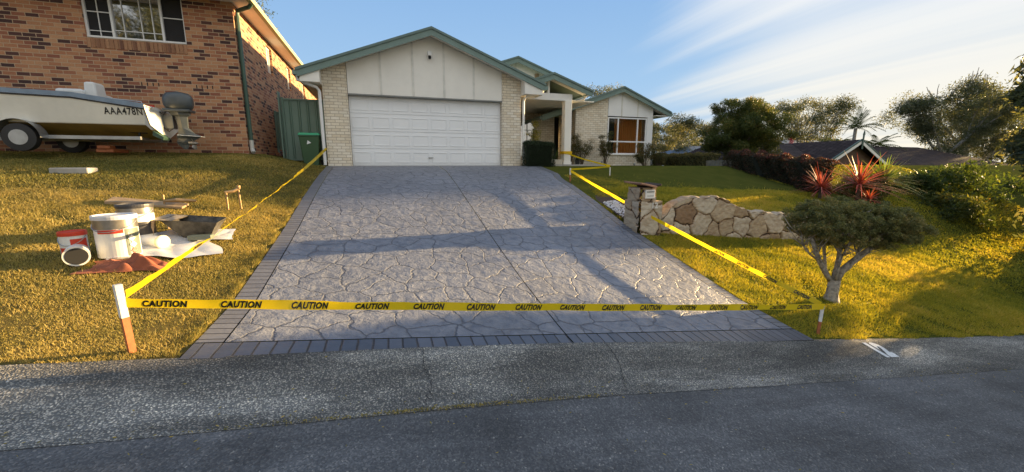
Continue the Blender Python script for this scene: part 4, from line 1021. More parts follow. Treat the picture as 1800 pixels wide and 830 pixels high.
rings = [secx(2.86, -4.60, -4.20, .15), secx(2.74, -4.57, -4.20, .13), secx(2.70, -4.50, -4.26, .09), secx(2.45, -4.46, -4.27, .075), secx(2.32, -4.48, -4.16, .06), secx(2.26, -4.52, -4.02, .05), secx(2.20, -4.50, -4.12, .035), secx(2.12, -4.54, -4.24, .045), secx(2.05, -4.50, -4.30, .02), secx(1.96, -4.42, -4.34, .01)]
vs = [p for r in rings for p in r]; fs = [(i*6+k, i*6+(k+1) % 6, (i+1)*6+(k+1) % 6, (i+1)*6+k) for i in range(len(rings)-1) for k in range(6)]+[tuple(range(6)), tuple(range(54, 60))[::-1]]
leg.add(vs, fs)
leg.box(-4.72, -4.52, 11.55, 11.75, 2.42, 2.72)
lg = leg.build('outboard_motor', M['motorgrey'], bt, bevel=.008)
ell(-4.40, 11.65, 3.04, .29, .21, .235).build('cowling', M['motorgrey'], lg, smooth=True)
b = MB(); b.prism([(-4.66, 2.80), (-4.15, 2.80), (-4.14, 2.86), (-4.67, 2.87)], 11.47, 11.83, 'y'); b.build('cowling_band', M['motorgrey'], lg, bevel=.015)
b = MB(); b.add([(-4.46, 11.50, 2.27), (-4.0, 11.53, 2.245), (-4.0, 11.77, 2.245), (-4.46, 11.80, 2.27), (-4.46, 11.50, 2.285), (-4.0, 11.53, 2.257), (-4.0, 11.77, 2.257), (-4.46, 11.80, 2.285)], [(0, 3, 2, 1), (4, 5, 6, 7), (0, 1, 5, 4), (1, 2, 6, 5), (2, 3, 7, 6), (3, 0, 4, 7)]); b.build('cavitation_plate', M['boatwhite'], lg)
b = MB(); b.lathe([(.045, -.08), (.05, .0), (.035, .07), (.01, .1)], (-4.22, 11.65, 2.10), 14, Matrix.Rotation(pi/2, 3, 'Y'))
for k in range(3):
    a = 2*pi*k/3+.4; c_ = Vector((-4.20, 11.65, 2.10)); rd = Vector((0, cos(a), sin(a))); tg = Vector((0, -sin(a), cos(a)))
    b.add([c_+rd*.04-tg*.03+Vector((-.03, 0, 0)), c_+rd*.04+tg*.03+Vector((.03, 0, 0)), c_+rd*.13+tg*.07+Vector((.03, 0, 0)), c_+rd*.15, c_+rd*.11-tg*.06+Vector((-.03, 0, 0))], [(0, 1, 2, 3, 4)])
b.build('propeller', M['tinsteel'], lg)
b = MB(); b.tube([(-4.74, 11.5, 2.8), (-4.66, 11.48, 2.72), (-4.60, 11.5, 2.82)], .018, 8); b.tube([(-4.72, 11.55, 2.45), (-4.60, 11.5, 2.35), (-4.52, 11.58, 2.45)], .014, 8); b.build('hydraulic_hose', M['black'], lg)
b = MB(); b.prism([(-4.80, 2.24), (-4.62, 2.14), (-4.60, 2.20), (-4.78, 2.34)], 11.2, 11.5, 'y'); b.build('trim_tab', M['darkgreen'], bt)
tr = thing('boat_trailer', 'galvanised boat trailer under the cream motor boat', 'trailer', (-6.3, 11.65, 1.95))
b = MB(); b.box(-9.5, -4.95, 11.02, 11.09, 2.13, 2.20); b.box(-9.5, -4.95, 12.21, 12.28, 2.13, 2.20)
for x in (-5.1, -6.2, -7.4, -8.7): b.box(x, x+.06, 11.09, 12.21, 2.135, 2.195)
b.box(-11, -9.5, 11.62, 11.68, 2.13, 2.20); b.build('chassis', M['galv'], tr)
for y in (11.35, 11.93):
    b = MB(); b.tube([(-5.1, y, 2.19), (-5.1, y, 2.32)], .02, 6); b.tube([(-5.4, y, 2.33), (-4.95, y, 2.31)], .03, 8); b.build('bunk_rail', M['black'], tr)
for y in (10.93, 12.37):
    b = MB(); b.lathe([(.16, -.08), (.27, -.07), (.28, 0), (.27, .07), (.16, .08)], (-6.85, y, 2.14), 26, Matrix.Rotation(pi/2, 3, 'X')); wh = b.build('wheel', M['black'], tr)
    b = MB(); b.lathe([(.15, -.085), (.06, -.07), (.05, .07), (.15, .085)], (-6.85, y, 2.14), 20, Matrix.Rotation(pi/2, 3, 'X')); b.build('rim', M['galv'], wh)
    b = MB(); P = []
    for k in range(13):
        a = pi*k/12; P += [(-6.85+.36*cos(a), y-.12, 2.14+.36*sin(a)), (-6.85+.36*cos(a), y+.12, 2.14+.36*sin(a))]
    b.grid(P, 13, 2); b.build('mudguard', M['galv'], tr)
b = MB(); b.box(-5.9, -5.6, 11.3, 11.9, 1.86, 1.94); b.box(-5.85, -5.62, 11.25, 11.45, 1.94, 2.01); tag(b.build('brick_pile', M['orange'], bevel=.01, origin=(-5.7, 11.4, 1.9)), 'few loose red bricks lying under the boat', 'bricks')
# ---------------------------------------------------------------- painting gear on the left lawn
def tin(name, label, u, v, r, h, bands, lid=None, tiltM=None, z=None, handle=True):
    z = lg1(u, v)+.012 if z is None else z; t = thing(name, label, 'paint tin', (u, v, z), None)
    if tiltM is None:
        prof = [(r, 0), (r*1.01, .012), (r, .024)]
        b = MB(); b.lathe([(r, 0), (r*1.015, .01), (r*1.0, .02), (r*1.0, h*.97), (r*1.03, h*.975), (r*1.03, h)], (u, v, z), 40); b.build('can_body', M['tinwhite'], t, smooth=False)
        for (a0, a1, z0, z1, m) in bands:
            n = 40; P = []
            for i in range(n+1):
                a = a0+(a1-a0)*i/n; RB = 1.012 if m != 'white' else 1.02
                P += [(u+(r*RB)*cos(a), v+(r*RB)*sin(a), z+z0*h), (u+(r*RB)*cos(a), v+(r*RB)*sin(a), z+z1*h)]
            b = MB(); b.grid(P, n+1, 2); b.build('label_panel', M[m], t, smooth=True)
        b = MB(); b.lathe([(r*1.05, h-.035), (r*1.06, h-.004), (r*1.04, h+.012), (r*.94, h+.012), (r*.92, h+.002), (.01, h+.003)], (u, v, z), 40); b.build('lid', M[lid or 'tinsteel'], t)
        if handle:
            b = MB(); b.tube([(u+r*1.05*cos(a), v+r*1.05*sin(a), z+h*.86-.10*sin((a-pi)/pi*pi)) for a in np.linspace(pi, 2*pi, 14)], .004, 6); b.build('handle', M['galv'], t)
    return t
# facing direction of the camera from the tins (about -55 deg)
FA = atan2(-5.6, 2.9)
tin('paint_drum', 'large white paint drum with red band and grey hazard label, topmost of the group', -2.90, 5.66, .185, .46,
    [(FA-.95, FA+.28, .60, .69, 'tinred'), (FA-1.6, FA+1.9, .70, .93, 'tinsteel'), (FA+.34, FA+1.25, .02, .69, 'tingreen'), (FA+.50, FA+.52, .05, .6, 'white')], 'lidwhite')
for (da, zz, mm) in ((.62, .48, 'tinwhite'), (.66, .32, 'tinwhite'), (.70, .17, 'tinred')):
    a = FA+da; r = .1895; c = Vector((-2.90+r*cos(a), 5.66+r*sin(a), lg1(-2.9, 5.66)+zz*.46)); tg = Vector((-sin(a), cos(a), 0)); up = Vector((0, 0, 1)); s_ = .038
    nb = Vector((cos(a), sin(a), 0))*.003
    b = MB(); b.add([c+nb-tg*s_, c+nb-up*s_, c+nb+tg*s_, c+nb+up*s_], [(0, 1, 2, 3)])
    q = b.build('hazard_diamond', M[mm], bpy.data.objects['paint_drum'])
tin('paint_drum', 'dark topped paint drum standing behind the large white drum', -2.98, 6.25, .175, .42, [(FA-1.8, FA+1.8, .74, .98, 'tinsteel'), (FA-.2, FA+1.5, .12, .5, 'tindark')], 'tindark')
tin('paint_tin', 'small white and red paint tin at the left edge of the group', -3.26, 5.60, .11, .27, [(FA-.2, FA+1.1, .25, .75, 'tinred'), (FA-1.2, FA-.4, .1, .4, 'tinred')], 'tinred')
# open tin lying on its side, seen as a dark mouth
t = thing('open_tin', 'open tin lying on its side with a black mouth beside the red tin', 'paint tin', (-3.14, 5.40, lg1(-3.14, 5.40)))
Mx = Matrix.Rotation(FA, 3, 'Z') @ Matrix.Rotation(pi/2, 3, 'Y')
b = MB(); z0 = lg1(-3.14, 5.4)+.105
b.lathe([(.10, -.16), (.10, .1), (.105, .105), (.095, .105)], (-3.14, 5.40, z0), 30, Mx); b.build('can_body', M['tinwhite'], t)
b = MB(); b.lathe([(.09, .104), (.085, .108)], (-3.14, 5.40, z0), 30, Mx); b.build('opening', M['dark'], t)
# white roller tub lying on its side
t = thing('white_tub', 'white cylindrical tub lying on its side to the right of the big drum', 'tub', (-2.66, 5.95, lg1(-2.66, 5.95)))
Mx = Matrix.Rotation(FA+.55, 3, 'Z') @ Matrix.Rotation(pi/2, 3, 'Y'); z0 = lg1(-2.66, 5.95)+.085
b = MB(); b.lathe([(.07, -.2), (.075, .05), (.08, .06), (.08, .08)], (-2.66, 5.93, z0), 26, Mx); b.build('body', M['tinwhite'], t)
b = MB(); b.lathe([(.083, .062), (.083, .095), (.07, .10)], (-2.66, 5.93, z0), 26, Mx); b.build('cap', plain('cream cap', (.72, .62, .42), .5), t)
# drop sheet
def towel_z(a, bb, ph):
    q = a*1.0+.5*bb
    f = abs(sin(3.1*q+1.4*sin(2.2*bb+ph[0])+ph[1]))**.7*.55+abs(sin(6.3*(a-.7*bb)+1.8*sin(3*a+ph[2])))**.8*.35+.25*sin(11*a+5*bb+ph[3])
    return max(0, f)*(1-max(abs(a), abs(bb))**3)*(.6+.4*sin(2.2*a+.6))
def cloth(name, label, cat, c, w_, h_, rot, m, amp, seed, fold=3., lift=.012, nx=60, ny=60, edge=.12):
    r = np.random.default_rng(seed); ph = r.uniform(0, 6, 8)
    P = []
    for i in range(nx):
        for j in range(ny):
            a, bb = i/(nx-1)*2-1, j/(ny-1)*2-1
            ee = 1+edge*sin(3*atan2(bb, a)+ph[0])+edge*.5*sin(7*atan2(bb, a)+ph[1])
            x, y = a*w_/2*ee, bb*h_/2*ee
            u = c[0]+x*cos(rot)-y*sin(rot); v = c[1]+x*sin(rot)+y*cos(rot)
            z = amp*(abs(sin(fold*a*2+1.3*sin(fold*bb+ph[2])+ph[3]))+.5*abs(sin(fold*2.3*bb+ph[4]+2*a))+.3*sin(9*a+ph[5])*sin(8*bb+ph[6]))
            z *= (1-.5*max(abs(a), abs(bb))**4)
            if cat == 'towel': z = amp*1.6*towel_z(a, bb, ph)
            P.append((u, v, lg1(u, v)+lift+max(0, z)))
    b = MB(); b.grid(P, nx, ny); return tag(b.build(name, m, origin=(c[0], c[1], lg1(*c)), smooth=True), label, cat)
cloth('drop_sheet', 'pale plastic drop sheet spread on the grass under the paint drums', 'sheet', (-2.62, 6.05), 1.05, .95, .35, M['sheet'], .012, 5, 3.2, .028)
cloth('crumpled_towel', 'crumpled rust brown towel on the grass in front of the drums', 'towel', (-2.68, 5.33), .66, .30, .12, M['rag'], .085, 8, 4.2, .02, edge=.16)
cloth('roller_tray', 'white flat tray lying on the grass beyond the mortar tray', 'tray', (-2.28, 6.48), .50, .42, .2, M['lidwhite'], .006, 9, 2, .03, edge=.04)
# splattered trough on bent metal legs
t = thing('mortar_tray', 'paint splattered black trough tilted on the drop sheet', 'tray', (-2.45, 6.25, lg1(-2.45, 6.25)))
zb = lg1(-2.45, 6.25)
b = MB()
tb_ = [(-2.74, 6.22, zb+.30), (-2.10, 6.18, zb+.24), (-2.12, 6.62, zb+.26), (-2.72, 6.66, zb+.32)]; bt_ = [(-2.52, 6.26, zb+.05), (-2.22, 6.24, zb+.04), (-2.24, 6.50, zb+.04), (-2.50, 6.52, zb+.05)]
b.add(tb_+bt_, [(0, 1, 5, 4), (1, 2, 6, 5), (2, 3, 7, 6), (3, 0, 4, 7), (4, 5, 6, 7)])
b.build('trough', plain('splattered black plastic', (.07, .065, .055), .6, amt=.9, scale=14), t)
b = MB(); b.add([(-2.84, 6.20, zb+.305), (-2.60, 6.19, zb+.285), (-2.58, 6.68, zb+.30), (-2.83, 6.70, zb+.325)], [(0, 1, 2, 3)]); b.add([(-2.84, 6.20, zb+.295), (-2.60, 6.19, zb+.275), (-2.58, 6.68, zb+.29), (-2.83, 6.70, zb+.315)], [(0, 3, 2, 1)]); b.build('flat_lip', plain('dusty metal', (.34, .28, .20), .7, amt=.5, scale=12), t)
for (x, y) in ((-2.80, 6.21), (-2.80, 6.66)):
    b = MB(); b.tube([(x, y, zb+.30), (x-.05, y-.01, zb+.01)], .022, 4); b.build('leg', M['timber'], t)
b = MB(); b.box(-2.42, -2.16, 6.10, 6.22, zb+.03, zb+.09); tag(b.build('product_carton', M['tingreen'], origin=(-2.3, 6.15, zb), bevel=.008), 'small grey green carton lying against the trough', 'carton')
# tap risers and pipes
def tapset(name, label, u, v, h, sp):
    z = lg1(u, v); t = thing(name, label, 'tap', (u, v, z))
    for k in (0, 1):
        b = MB(); b.tube([(u+k*sp, v+k*.1, z-.03), (u+k*sp*.92, v+k*.1, z+h*(1 if k else .85))], .016, 8); b.build('riser', M['brass'], t)
    b = MB(); b.tube([(u-.02, v, z+h*.82), (u+sp*.5, v+.05, z+h*.86), (u+sp*.95, v+.1, z+h*.98)], .026, 10); b.lathe([(.03, 0), (.035, .03), (.03, .06)], (u+sp*.95, v+.1, z+h*.95), 12); b.build('valve_body', M['brass'], t)
    return t
tapset('water_meter', 'weathered brass water meter on two risers beside the left tape', -2.42, 7.66, .36, .16)
t = thing('garden_tap', 'old brass tap fitting lying beside a timber board behind the drums', 'tap', (-3.1, 7.55, lg1(-3.1, 7.55)))
z = lg1(-3.1, 7.55)
b = MB(); b.tube([(-3.2, 7.50, z-.03), (-3.2, 7.50, z+.20)], .014, 8); b.build('riser', M['brass'], t)
b = MB(); b.tube([(-3.2, 7.50, z+.10), (-3.05, 7.52, z+.11), (-2.95, 7.54, z+.10), (-2.80, 7.55, z+.09)], [.018, .035, .03, .018], 10); b.build('valve_body', M['brass'], t)
b = MB(); b.add([(-3.9, 7.45, lg1(-3.9, 7.45)+.03), (-2.95, 7.42, lg1(-2.95, 7.42)+.03), (-2.93, 7.62, lg1(-2.93, 7.62)+.03), (-3.9, 7.68, lg1(-3.9, 7.68)+.03), (-3.9, 7.45, lg1(-3.9, 7.45)+.07), (-2.95, 7.42, lg1(-2.95, 7.42)+.06), (-2.93, 7.62, lg1(-2.93, 7.62)+.06), (-3.9, 7.68, lg1(-3.9, 7.68)+.07)], [(0, 3, 2, 1), (4, 5, 6, 7), (0, 1, 5, 4), (1, 2, 6, 5), (2, 3, 7, 6), (3, 0, 4, 7)])
tag(b.build('timber_board', M['timber'], origin=(-3.4, 7.5, z)), 'flat weathered board lying on the grass behind the drums', 'board')
b = MB(); z = lg1(-5.1, 9.5); b.box(-5.6, -5.05, 9.35, 9.65, z-.02, z+.09); tag(b.build('concrete_pit', M['pale_conc'], origin=(-5.2, 9.5, z), bevel=.02), 'small pale concrete service pit on the left lawn edge', 'pit')
# ---------------------------------------------------------------- plants
def crown_obj(parent, name, C, R, n, size, m, shell=.5, aspect=.55, bias=0., up=0.):
    P, idx = clump_points(C, R, n, shell)
    ct = rng.normal(0, .14, len(C))[idx]
    tn = np.clip(.45+bias+ct+rng.normal(0, .17, n), 0, 1)
    V, F, T = leaves(P, size*rng.uniform(.6, 1.4, n), tn, aspect)
    return np_mesh(name, V, F, m, parent, T)
def branch_tree(b, p, d, L, r, depth, tips, spread=.6, nsub=3, upb=.25):
    pts = [p]; rr = [r]; q = Vector(p); dd = Vector(d).normalized()
    for i in range(4):
        dd = (dd+Vector((random.uniform(-.18, .18), random.uniform(-.18, .18), random.uniform(-.05, .15)))).normalized(); q = q+dd*L/4; pts.append(tuple(q)); rr.append(r*(1-.12*(i+1)))
    b.tube(pts, rr, 7 if r > .03 else 5, cap=False)
    if depth == 0: tips.append(tuple(q)); return
    if depth in (1, 2): tips.append(tuple(q)); tips.append(pts[2])
    for k in range(nsub):
        nd = (dd+Vector((random.uniform(-1, 1), random.uniform(-1, 1), random.uniform(-.3, .6)+upb))*spread).normalized()
        branch_tree(b, tuple(q), nd, L*random.uniform(.6, .85), r*.55, depth-1, tips, spread, nsub, upb)
def gum(label, u, v, z0, h, cr, n, size, nsub=3, depth=3, grp='gum trees on the skyline', m='leaf_gum', lean=(0, 0), clr=.16, spread=.85, trunk=.30):
    t = thing('gum_tree', label, 'tree', (u, v, z0), grp); b = MB(); tips = []
    p = (u, v, z0); q = (u+lean[0]*.5, v+lean[1]*.5, z0+h*trunk); b.tube([p, ((p[0]+q[0])/2+.1, p[1], z0+h*trunk*.5), q], [h*.03, h*.024, h*.02], 8, cap=False)
    for k in range(4):
        a = 2*pi*k/4+random.uniform(-.4, .4)
        branch_tree(b, q, (cos(a)*cr/h*2.0+lean[0]/h, sin(a)*cr/h*2.0+lean[1]/h, random.uniform(.5, 1.3)), h*.25, h*.011, depth-1, tips, spread, nsub)
    b.build('trunk', M['bark'], t, smooth=True)
    tips = np.array(tips); top = tips[:, 2].max(); tips[:, 2] = z0+(tips[:, 2]-z0)*(h/(top-z0+.001))*.97
    # also stretch sideways to the wanted crown radius
    off = tips[:, :2]-np.array([u, v]); rad = np.percentile(np.abs(off), 95)+1e-6; tips[:, :2] = np.array([u, v])+off*min(2.2, cr/rad)
    R = np.full(len(tips), h*clr)*rng.uniform(.6, 1.25, len(tips)); R3 = np.stack([R*1.1, R*1.1, R*.78], 1)
    crown_obj(t, 'crown', tips, R3, int(n*3.2), size*.8, M[m], .1, .5)
    return t
# topiary: clipped double cloud crown on twisting bare stems
tu, tv = 7.15, 4.44; tz = lg1(tu, tv)
tp = thing('clipped_tree', 'small clipped tree with flat cloud crown and bare twisting stems on the lower lawn', 'tree', (tu, tv, tz))
R_ = Vector((cos(A), -sin(A), 0))    # along the picture width, for reading offsets
b = MB(); b0 = Vector((tu, tv, tz))
def bp(x, y, z): return tuple(b0+R_*x+Vector((sin(A), cos(A), 0))*y+Vector((0, 0, z)))
b.tube([bp(.0, 0, -.06), bp(-.01, 0, .02), bp(0, 0, .12), bp(.01, 0, .36)], [.145, .115, .095, .09], 12)
stems = [([(-.01, -.04, .33), (-.05, -.10, .55), (-.02, -.14, .8), (.02, -.18, 1.1)], .024), ([(.02, .02, .36), (.16, -.08, .6), (.22, -.12, .85), (.35, -.18, 1.1)], .026), ([(-.02, .0, .32), (-.14, .02, .46), (-.30, -.02, .68), (-.42, -.05, .88), (-.52, -.05, 1.10)], .05),
         ([(-.04, .05, .36), (-.08, .12, .52), (-.09, .15, .75), (-.12, .2, 1.0), (-.18, .25, 1.25)], .032),
         ([(.0, .0, .34), (.03, .02, .55), (.08, .06, .78), (.06, .05, 1.05), (.1, 0, 1.3)], .055),
         ([(.03, -.02, .34), (.10, -.03, .55), (.30, -.05, .76), (.46, -.08, .92), (.64, -.1, 1.04), (.80, -.1, 1.15)], .055),
         ([(.03, .05, .36), (.14, .15, .62), (.24, .25, .82), (.34, .3, 1.05), (.5, .35, 1.25)], .035),
         ([(-.22, -.0, .58), (-.26, .08, .78), (-.30, .15, 1.02), (-.35, .2, 1.2)], .026),
         ([(-.30, -.02, .68), (-.46, .02, .80), (-.58, .0, .95), (-.65, 0, 1.1)], .02),
         ([(.30, -.05, .76), (.38, .05, .95), (.5, .1, 1.2)], .026), ([(.52, -.08, .90), (.62, -.2, 1.05), (.72, -.25, 1.2)], .022), ([(.06, .05, .9), (.2, -.1, 1.05), (.3, -.2, 1.25)], .022), ([(.05, .05, .9), (-.1, -.1, 1.1), (-.2, -.15, 1.3)], .02)]
for pts, r in stems:
    PP = [bp(x, y, z) for x, y, z in pts]; b.tube(PP, [r*(1-.6*i/(len(PP)-1)) for i in range(len(PP))], 8)
    for k in range(16):
        i = random.randint(1, len(PP)-1); q = Vector(PP[i])
        if q.z-tz > .62:
            e = q+Vector((random.uniform(-.25, .25), random.uniform(-.25, .25), random.uniform(.1, .35))); b.tube([q, (q+e)/2+Vector((random.uniform(-.04, .04), 0, 0)), e], [.009, .006, .003], 5)
b.v = [(x+.010*sin(z*60+y*45)+.006*sin(z*130+x*70), y+.010*sin(z*52+x*40)+.006*sin(x*150), z) for x, y, z in b.v]
b.build('trunk', M['bark_rough'], tp, smooth=True)
# crown: many small clumps filling two flattened lobes
C, R = [], []
def prof(x):   # top and bottom of the crown along picture width
    top = np.interp(x, [-.76, -.66, -.5, -.2, .05, .3, .6, 1.0, 1.25, 1.42], [1.40, 1.60, 1.72, 1.79, 1.78, 1.73, 1.72, 1.66, 1.55, 1.38])
    bot = np.interp(x, [-.76, -.5, -.2, .1, .5, .8, 1.1, 1.42], [1.18, 1.04, .92, .84, .90, .90, .94, 1.08]); return top, bot
for i in range(900):
    xx = random.uniform(-.74, 1.40); top, bot = prof(xx); x = xx if xx < .3 else .3+(xx-.3)*.62; mid = (top+bot)/2; hw = min(.60, .26+.9*sqrt(max(0, (xx+.80)*(1.50-xx)))*.52)
    a = random.uniform(0, 2*pi); rr = sqrt(random.random()); y = hw*rr*cos(a); z = mid+(top-bot)/2*.92*(rr*sin(a))
    if z < mid and random.random() < .25: continue
    C.append(bp(x, y, z)); R.append(random.uniform(.04, .095))
crown_obj(tp, 'crown', C, R, 82000, .0185, M['leaf_topiary'], .25, .55)
# hedges
def hedge(name, label, p0, p1, thick, zb0, zb1, zt0, zt1, n, size, m, cat='hedge', lump=.09, grp=None, round_=False):
    p0, p1 = np.array(p0, float), np.array(p1, float); L = np.linalg.norm(p1-p0); d = (p1-p0)/L; nrm = np.array([-d[1], d[0]])
    t = thing(name, label, cat, (*((p0+p1)/2), min(zb0, zb1)), grp)
    s = rng.random(n); a = rng.random(n)
    k = rng.choice(5, n, p=[.30, .30, .26, .07, .07])
    off = np.where(k == 0, -.5, np.where(k == 1, .5, rng.uniform(-.5, .5, n))); hz = np.where(k == 2, 1., a); s = np.where(k == 3, 0, np.where(k == 4, 1, s))
    ln = lump*(np.sin(s*L*5.1+hz*6)*np.sin(s*L*2.3+off*5+1)+.6*np.sin(s*L*11+hz*9+off*7))
    edge = np.minimum(1, .35+2.2*np.sqrt(np.clip(1-np.maximum(0, hz), 0, 1)))
    off2 = off*(thick+2*ln)*np.where(k == 2, 1, .82+.18*edge)+rng.normal(0, .025, n)
    zb = zb0+(zb1-zb0)*s; zt = zt0+(zt1-zt0)*s; z = zb+(zt-zb)*hz+np.where(k == 2, ln*.8-.09*(2*off)**4, 0)+rng.normal(0, .02, n)
    ss = s*L+np.where(k == 3, -1, np.where(k == 4, 1, 0))*(.02+ln)+0
    P = np.stack([p0[0]+d[0]*ss+nrm[0]*off2, p0[1]+d[1]*ss+nrm[1]*off2, z], 1)
    tn = np.clip(.42+rng.normal(0, .2, n)+.25*(hz > .93)+ln*1.2, 0, 1)
    V, F, T = leaves(P, size*rng.uniform(.6, 1.5, n), tn); np_mesh('foliage', V, F, m, t, T)
    b = MB(); q = thick/2-.08
    A0, A1 = p0+d*.08, p1-d*.08
    c = [A0-nrm*q, A1-nrm*q, A1+nrm*q, A0+nrm*q]; zz0 = [zb0, zb1, zb1, zb0]; zz1 = [zt0-.1, zt1-.1, zt1-.1, zt0-.1]
    b.add([(*c[i], zz0[i]) for i in range(4)]+[(*c[i], zz1[i]) for i in range(4)], [(0, 3, 2, 1), (4, 5, 6, 7), (0, 1, 5, 4), (1, 2, 6, 5), (2, 3, 7, 6), (3, 0, 4, 7)])
    b.build('branches', M['twig'], t)
    return t
hedge('box_hedge', 'dark green clipped box hedge block beside the garage pier', (4.74, 13.05), (5.74, 13.05), .5, 1.50, 1.46, 2.36, 2.32, 26000, .018, M['leaf_box'], lump=.02)
hedge('clipped_hedge', 'long brown green clipped hedge right of the bay window', (13.75, 17.6), (13.75, 14.1), .9, 1.15, .95, 2.08, 2.06, 22000, .034, M['leaf_hedge'], lump=.05)
hedge('clipped_hedge', 'dark reddish hedge along the side of the upper lawn', (14.0, 13.0), (14.1, 9.55), 1.0, .6, .5, 2.12, 1.72, 34000, .036, M['leaf_dark'], lump=.10)
# small gate fence between the hedges
gf = thing('timber_fence', 'short grey paling fence between the two hedges', 'fence', (13.6, 13.5, 1.0))
b = MB()
for k in range(9): b.box(13.50, 13.52, 12.75+k*.15, 12.75+k*.15+.13, .75, 1.78-.01*(k % 3))
b.build('palings', plain('grey timber', (.20, .19, .15), .85, amt=.3), gf)
b = MB(); b.box(13.525, 13.57, 12.75, 14.1, .95, 1.02); b.box(13.525, 13.57, 12.75, 14.1, 1.5, 1.57); b.build('rail', M['timber'], gf)
# spiky plants
def spiky(name, label, c, L, n, m, wid, stem=.5, up=.4, cat='plant', grp=None, tilt=0):
    t = thing(name, label, cat, c, grp); b = MB(); b.tube([(c[0], c[1], c[2]-.1), (c[0], c[1], c[2]+stem)], [.05, .04], 8); b.build('stem', M['bark_dark'], t)
    V, F, T = [], [], []
    for i in range(n):
        a = random.uniform(0, 2*pi); el = math.asin(min(.98, max(-.35, random.uniform(-.25+up*.3, 1)))); l = L*random.uniform(.7, 1.1); k = 7
        base = np.array([c[0], c[1], c[2]+stem*random.uniform(.8, 1.0)]); d = np.array([cos(a)*cos(el), sin(a)*cos(el), sin(el)])
        sd_ = np.array([-sin(a), cos(a), 0]); o = len(V); droop = random.uniform(.15, .55)*(1-up*.7); tn = random.random()
        for j in range(k+1):
            s = j/k; p = base+d*l*s+np.array([0, 0, -droop*l*s*s]); w_ = wid*(min(1, s*4+.4)*(1-s)**.6+.02)
            V += [p-sd_*w_, p+sd_*w_]; T += [min(1, max(0, tn*.7+.3*s))]*2
        F += [(o+2*j, o+2*j+1, o+2*j+3, o+2*j+2) for j in range(k)]
    np_mesh('leaves', np.array(V), np.array(F), m, t, T); return t
spiky('red_cordyline', 'left red cordyline with spreading arching leaves', (12.9, 8.75, .55), 1.0, 110, M['leaf_red'], .018, .35, .3, grp='red cordylines')
spiky('red_cordyline', 'right red cordyline, taller with upright spiky leaves', (13.7, 8.2, .50), 1.3, 110, M['leaf_red'], .024, .55, .55, grp='red cordylines')
spiky('red_cordyline', 'low red cordyline drooping at the foot of the taller one', (13.7, 7.9, .35), .65, 50, M['leaf_red'], .018, .25, .0, grp='red cordylines')
spiky('sword_plant', 'yellow green spiky yucca behind the red cordylines', (16.0, 8.9, .35), 1.15, 170, M['leaf_yucca'], .028, .75, .45)
def bush(name, label, c, rad, hgt, n, size, m, cat='shrub', grp=None, nclump=26, shell=.4, stems=5, bias=0.):
    t = thing(name, label, cat, c, grp); C, R = [], []
    for i in range(nclump):
        a = random.uniform(0, 2*pi); r = sqrt(random.random())*.8; z = random.random()
        rr = rad*r*(.6+.4*sin(pi*min(1, z*.8+.2)))
        C.append((c[0]+rr*cos(a), c[1]+rr*sin(a), c[2]+hgt*(.25+.65*z))); R.append(min(rad, hgt)*random.uniform(.18, .36))
    crown_obj(t, 'crown', C, R, n, size, m, shell, bias=bias)
    b = MB()
    for k in range(stems):
        q = random.choice(C); b.tube([(c[0]+random.uniform(-.05, .05)*rad, c[1]+random.uniform(-.05, .05)*rad, c[2]-.05), ((c[0]+q[0])/2, (c[1]+q[1])/2, c[2]+(q[2]-c[2])*.6), q], [.02*hgt+.004, .014*hgt+.003, .005], 6)
    b.build('stems', M['bark_dark'], t); return t
bush('garden_shrub', 'large dark green shrub with yellow green tips at the right edge', (22.5, 10.8, -1.1), 2.3, 2.7, 15000, .085, M['leaf_bright'], nclump=60)
bush('garden_shrub', 'bright yellow green bush below the neighbouring roof', (19.6, 9.9, -.6), 1.25, 1.95, 9000, .07, M['leaf_bright'], nclump=40, bias=.1)
bush('garden_shrub', 'dense dark shrub between the cordylines and the clipped tree', (15.6, 9.3, .1), 1.0, 1.2, 15000, .04, M['leaf_dense'], nclump=40)
bush('garden_shrub', 'dark shrub under the yellow green bush at far right', (19.2, 8.75, -.8), 1.3, 1.45, 9000, .065, M['leaf_dense'], nclump=40)
bush('garden_shrub', 'leafy shrub cut by the right edge beyond the clipped tree', (14.2, 4.2, -1.3), .75, 1.25, 12000, .03, M['leaf_dense'], nclump=30)
bush('garden_shrub', 'wide green garden shrub on the right beyond the lower lawn', (26.5, 10.8, -1.8), 2.4, 2.9, 12000, .09, M['leaf_bright'], nclump=50)
bush('garden_shrub', 'low mounded shrub standing on the far right verge', (24.5, 9.2, -1.9), 1.4, 1.6, 10000, .05, M['leaf_dense'], nclump=30)
def rose(label, u, v, h, rad, n):
    z = up1(u, v); t = thing('rose_bush', label, 'rose bush', (u, v, z), 'rose bushes along the bay wall'); b = MB(); C = []
    for k in range(16):
        a = random.uniform(0, 2*pi); e = (u+cos(a)*rad*random.uniform(.3, 1), v+sin(a)*rad*.6*random.uniform(.3, 1), z+h*random.uniform(.5, 1)); m_ = ((u*1.4+e[0]*.6)/2, (v*1.4+e[1]*.6)/2, z+(e[2]-z)*.45)
        b.tube([(u, v, z-.02), m_, e], [.016, .010, .005], 5); C.append(e); C.append(tuple((Vector(m_)*.5+Vector(e)*.5)))
    b.build('canes', M['bark_dark'], t); crown_obj(t, 'leaves', C, [rad*.30]*len(C), n*3, .026, M['leaf_rose'], .1)
    return t
rose('loose rose bush between the porch column and the bay window', 8.35, 15.75, 1.35, .65, 1500)
rose('taller rose bush at the left edge of the bay window', 9.35, 15.5, 1.55, .5, 1500)
rose('small rose bush by the column foot in front of the bay wall', 7.75, 15.6, 1.0, .4, 700)
r4 = rose('sunlit rose bush with orange leaves below the right of the bay window', 11.25, 15.3, 1.2, .6, 1700)
rose('pale yellow flowering rose bush at the right corner of the bay', 12.05, 15.4, 1.15, .55, 1700)
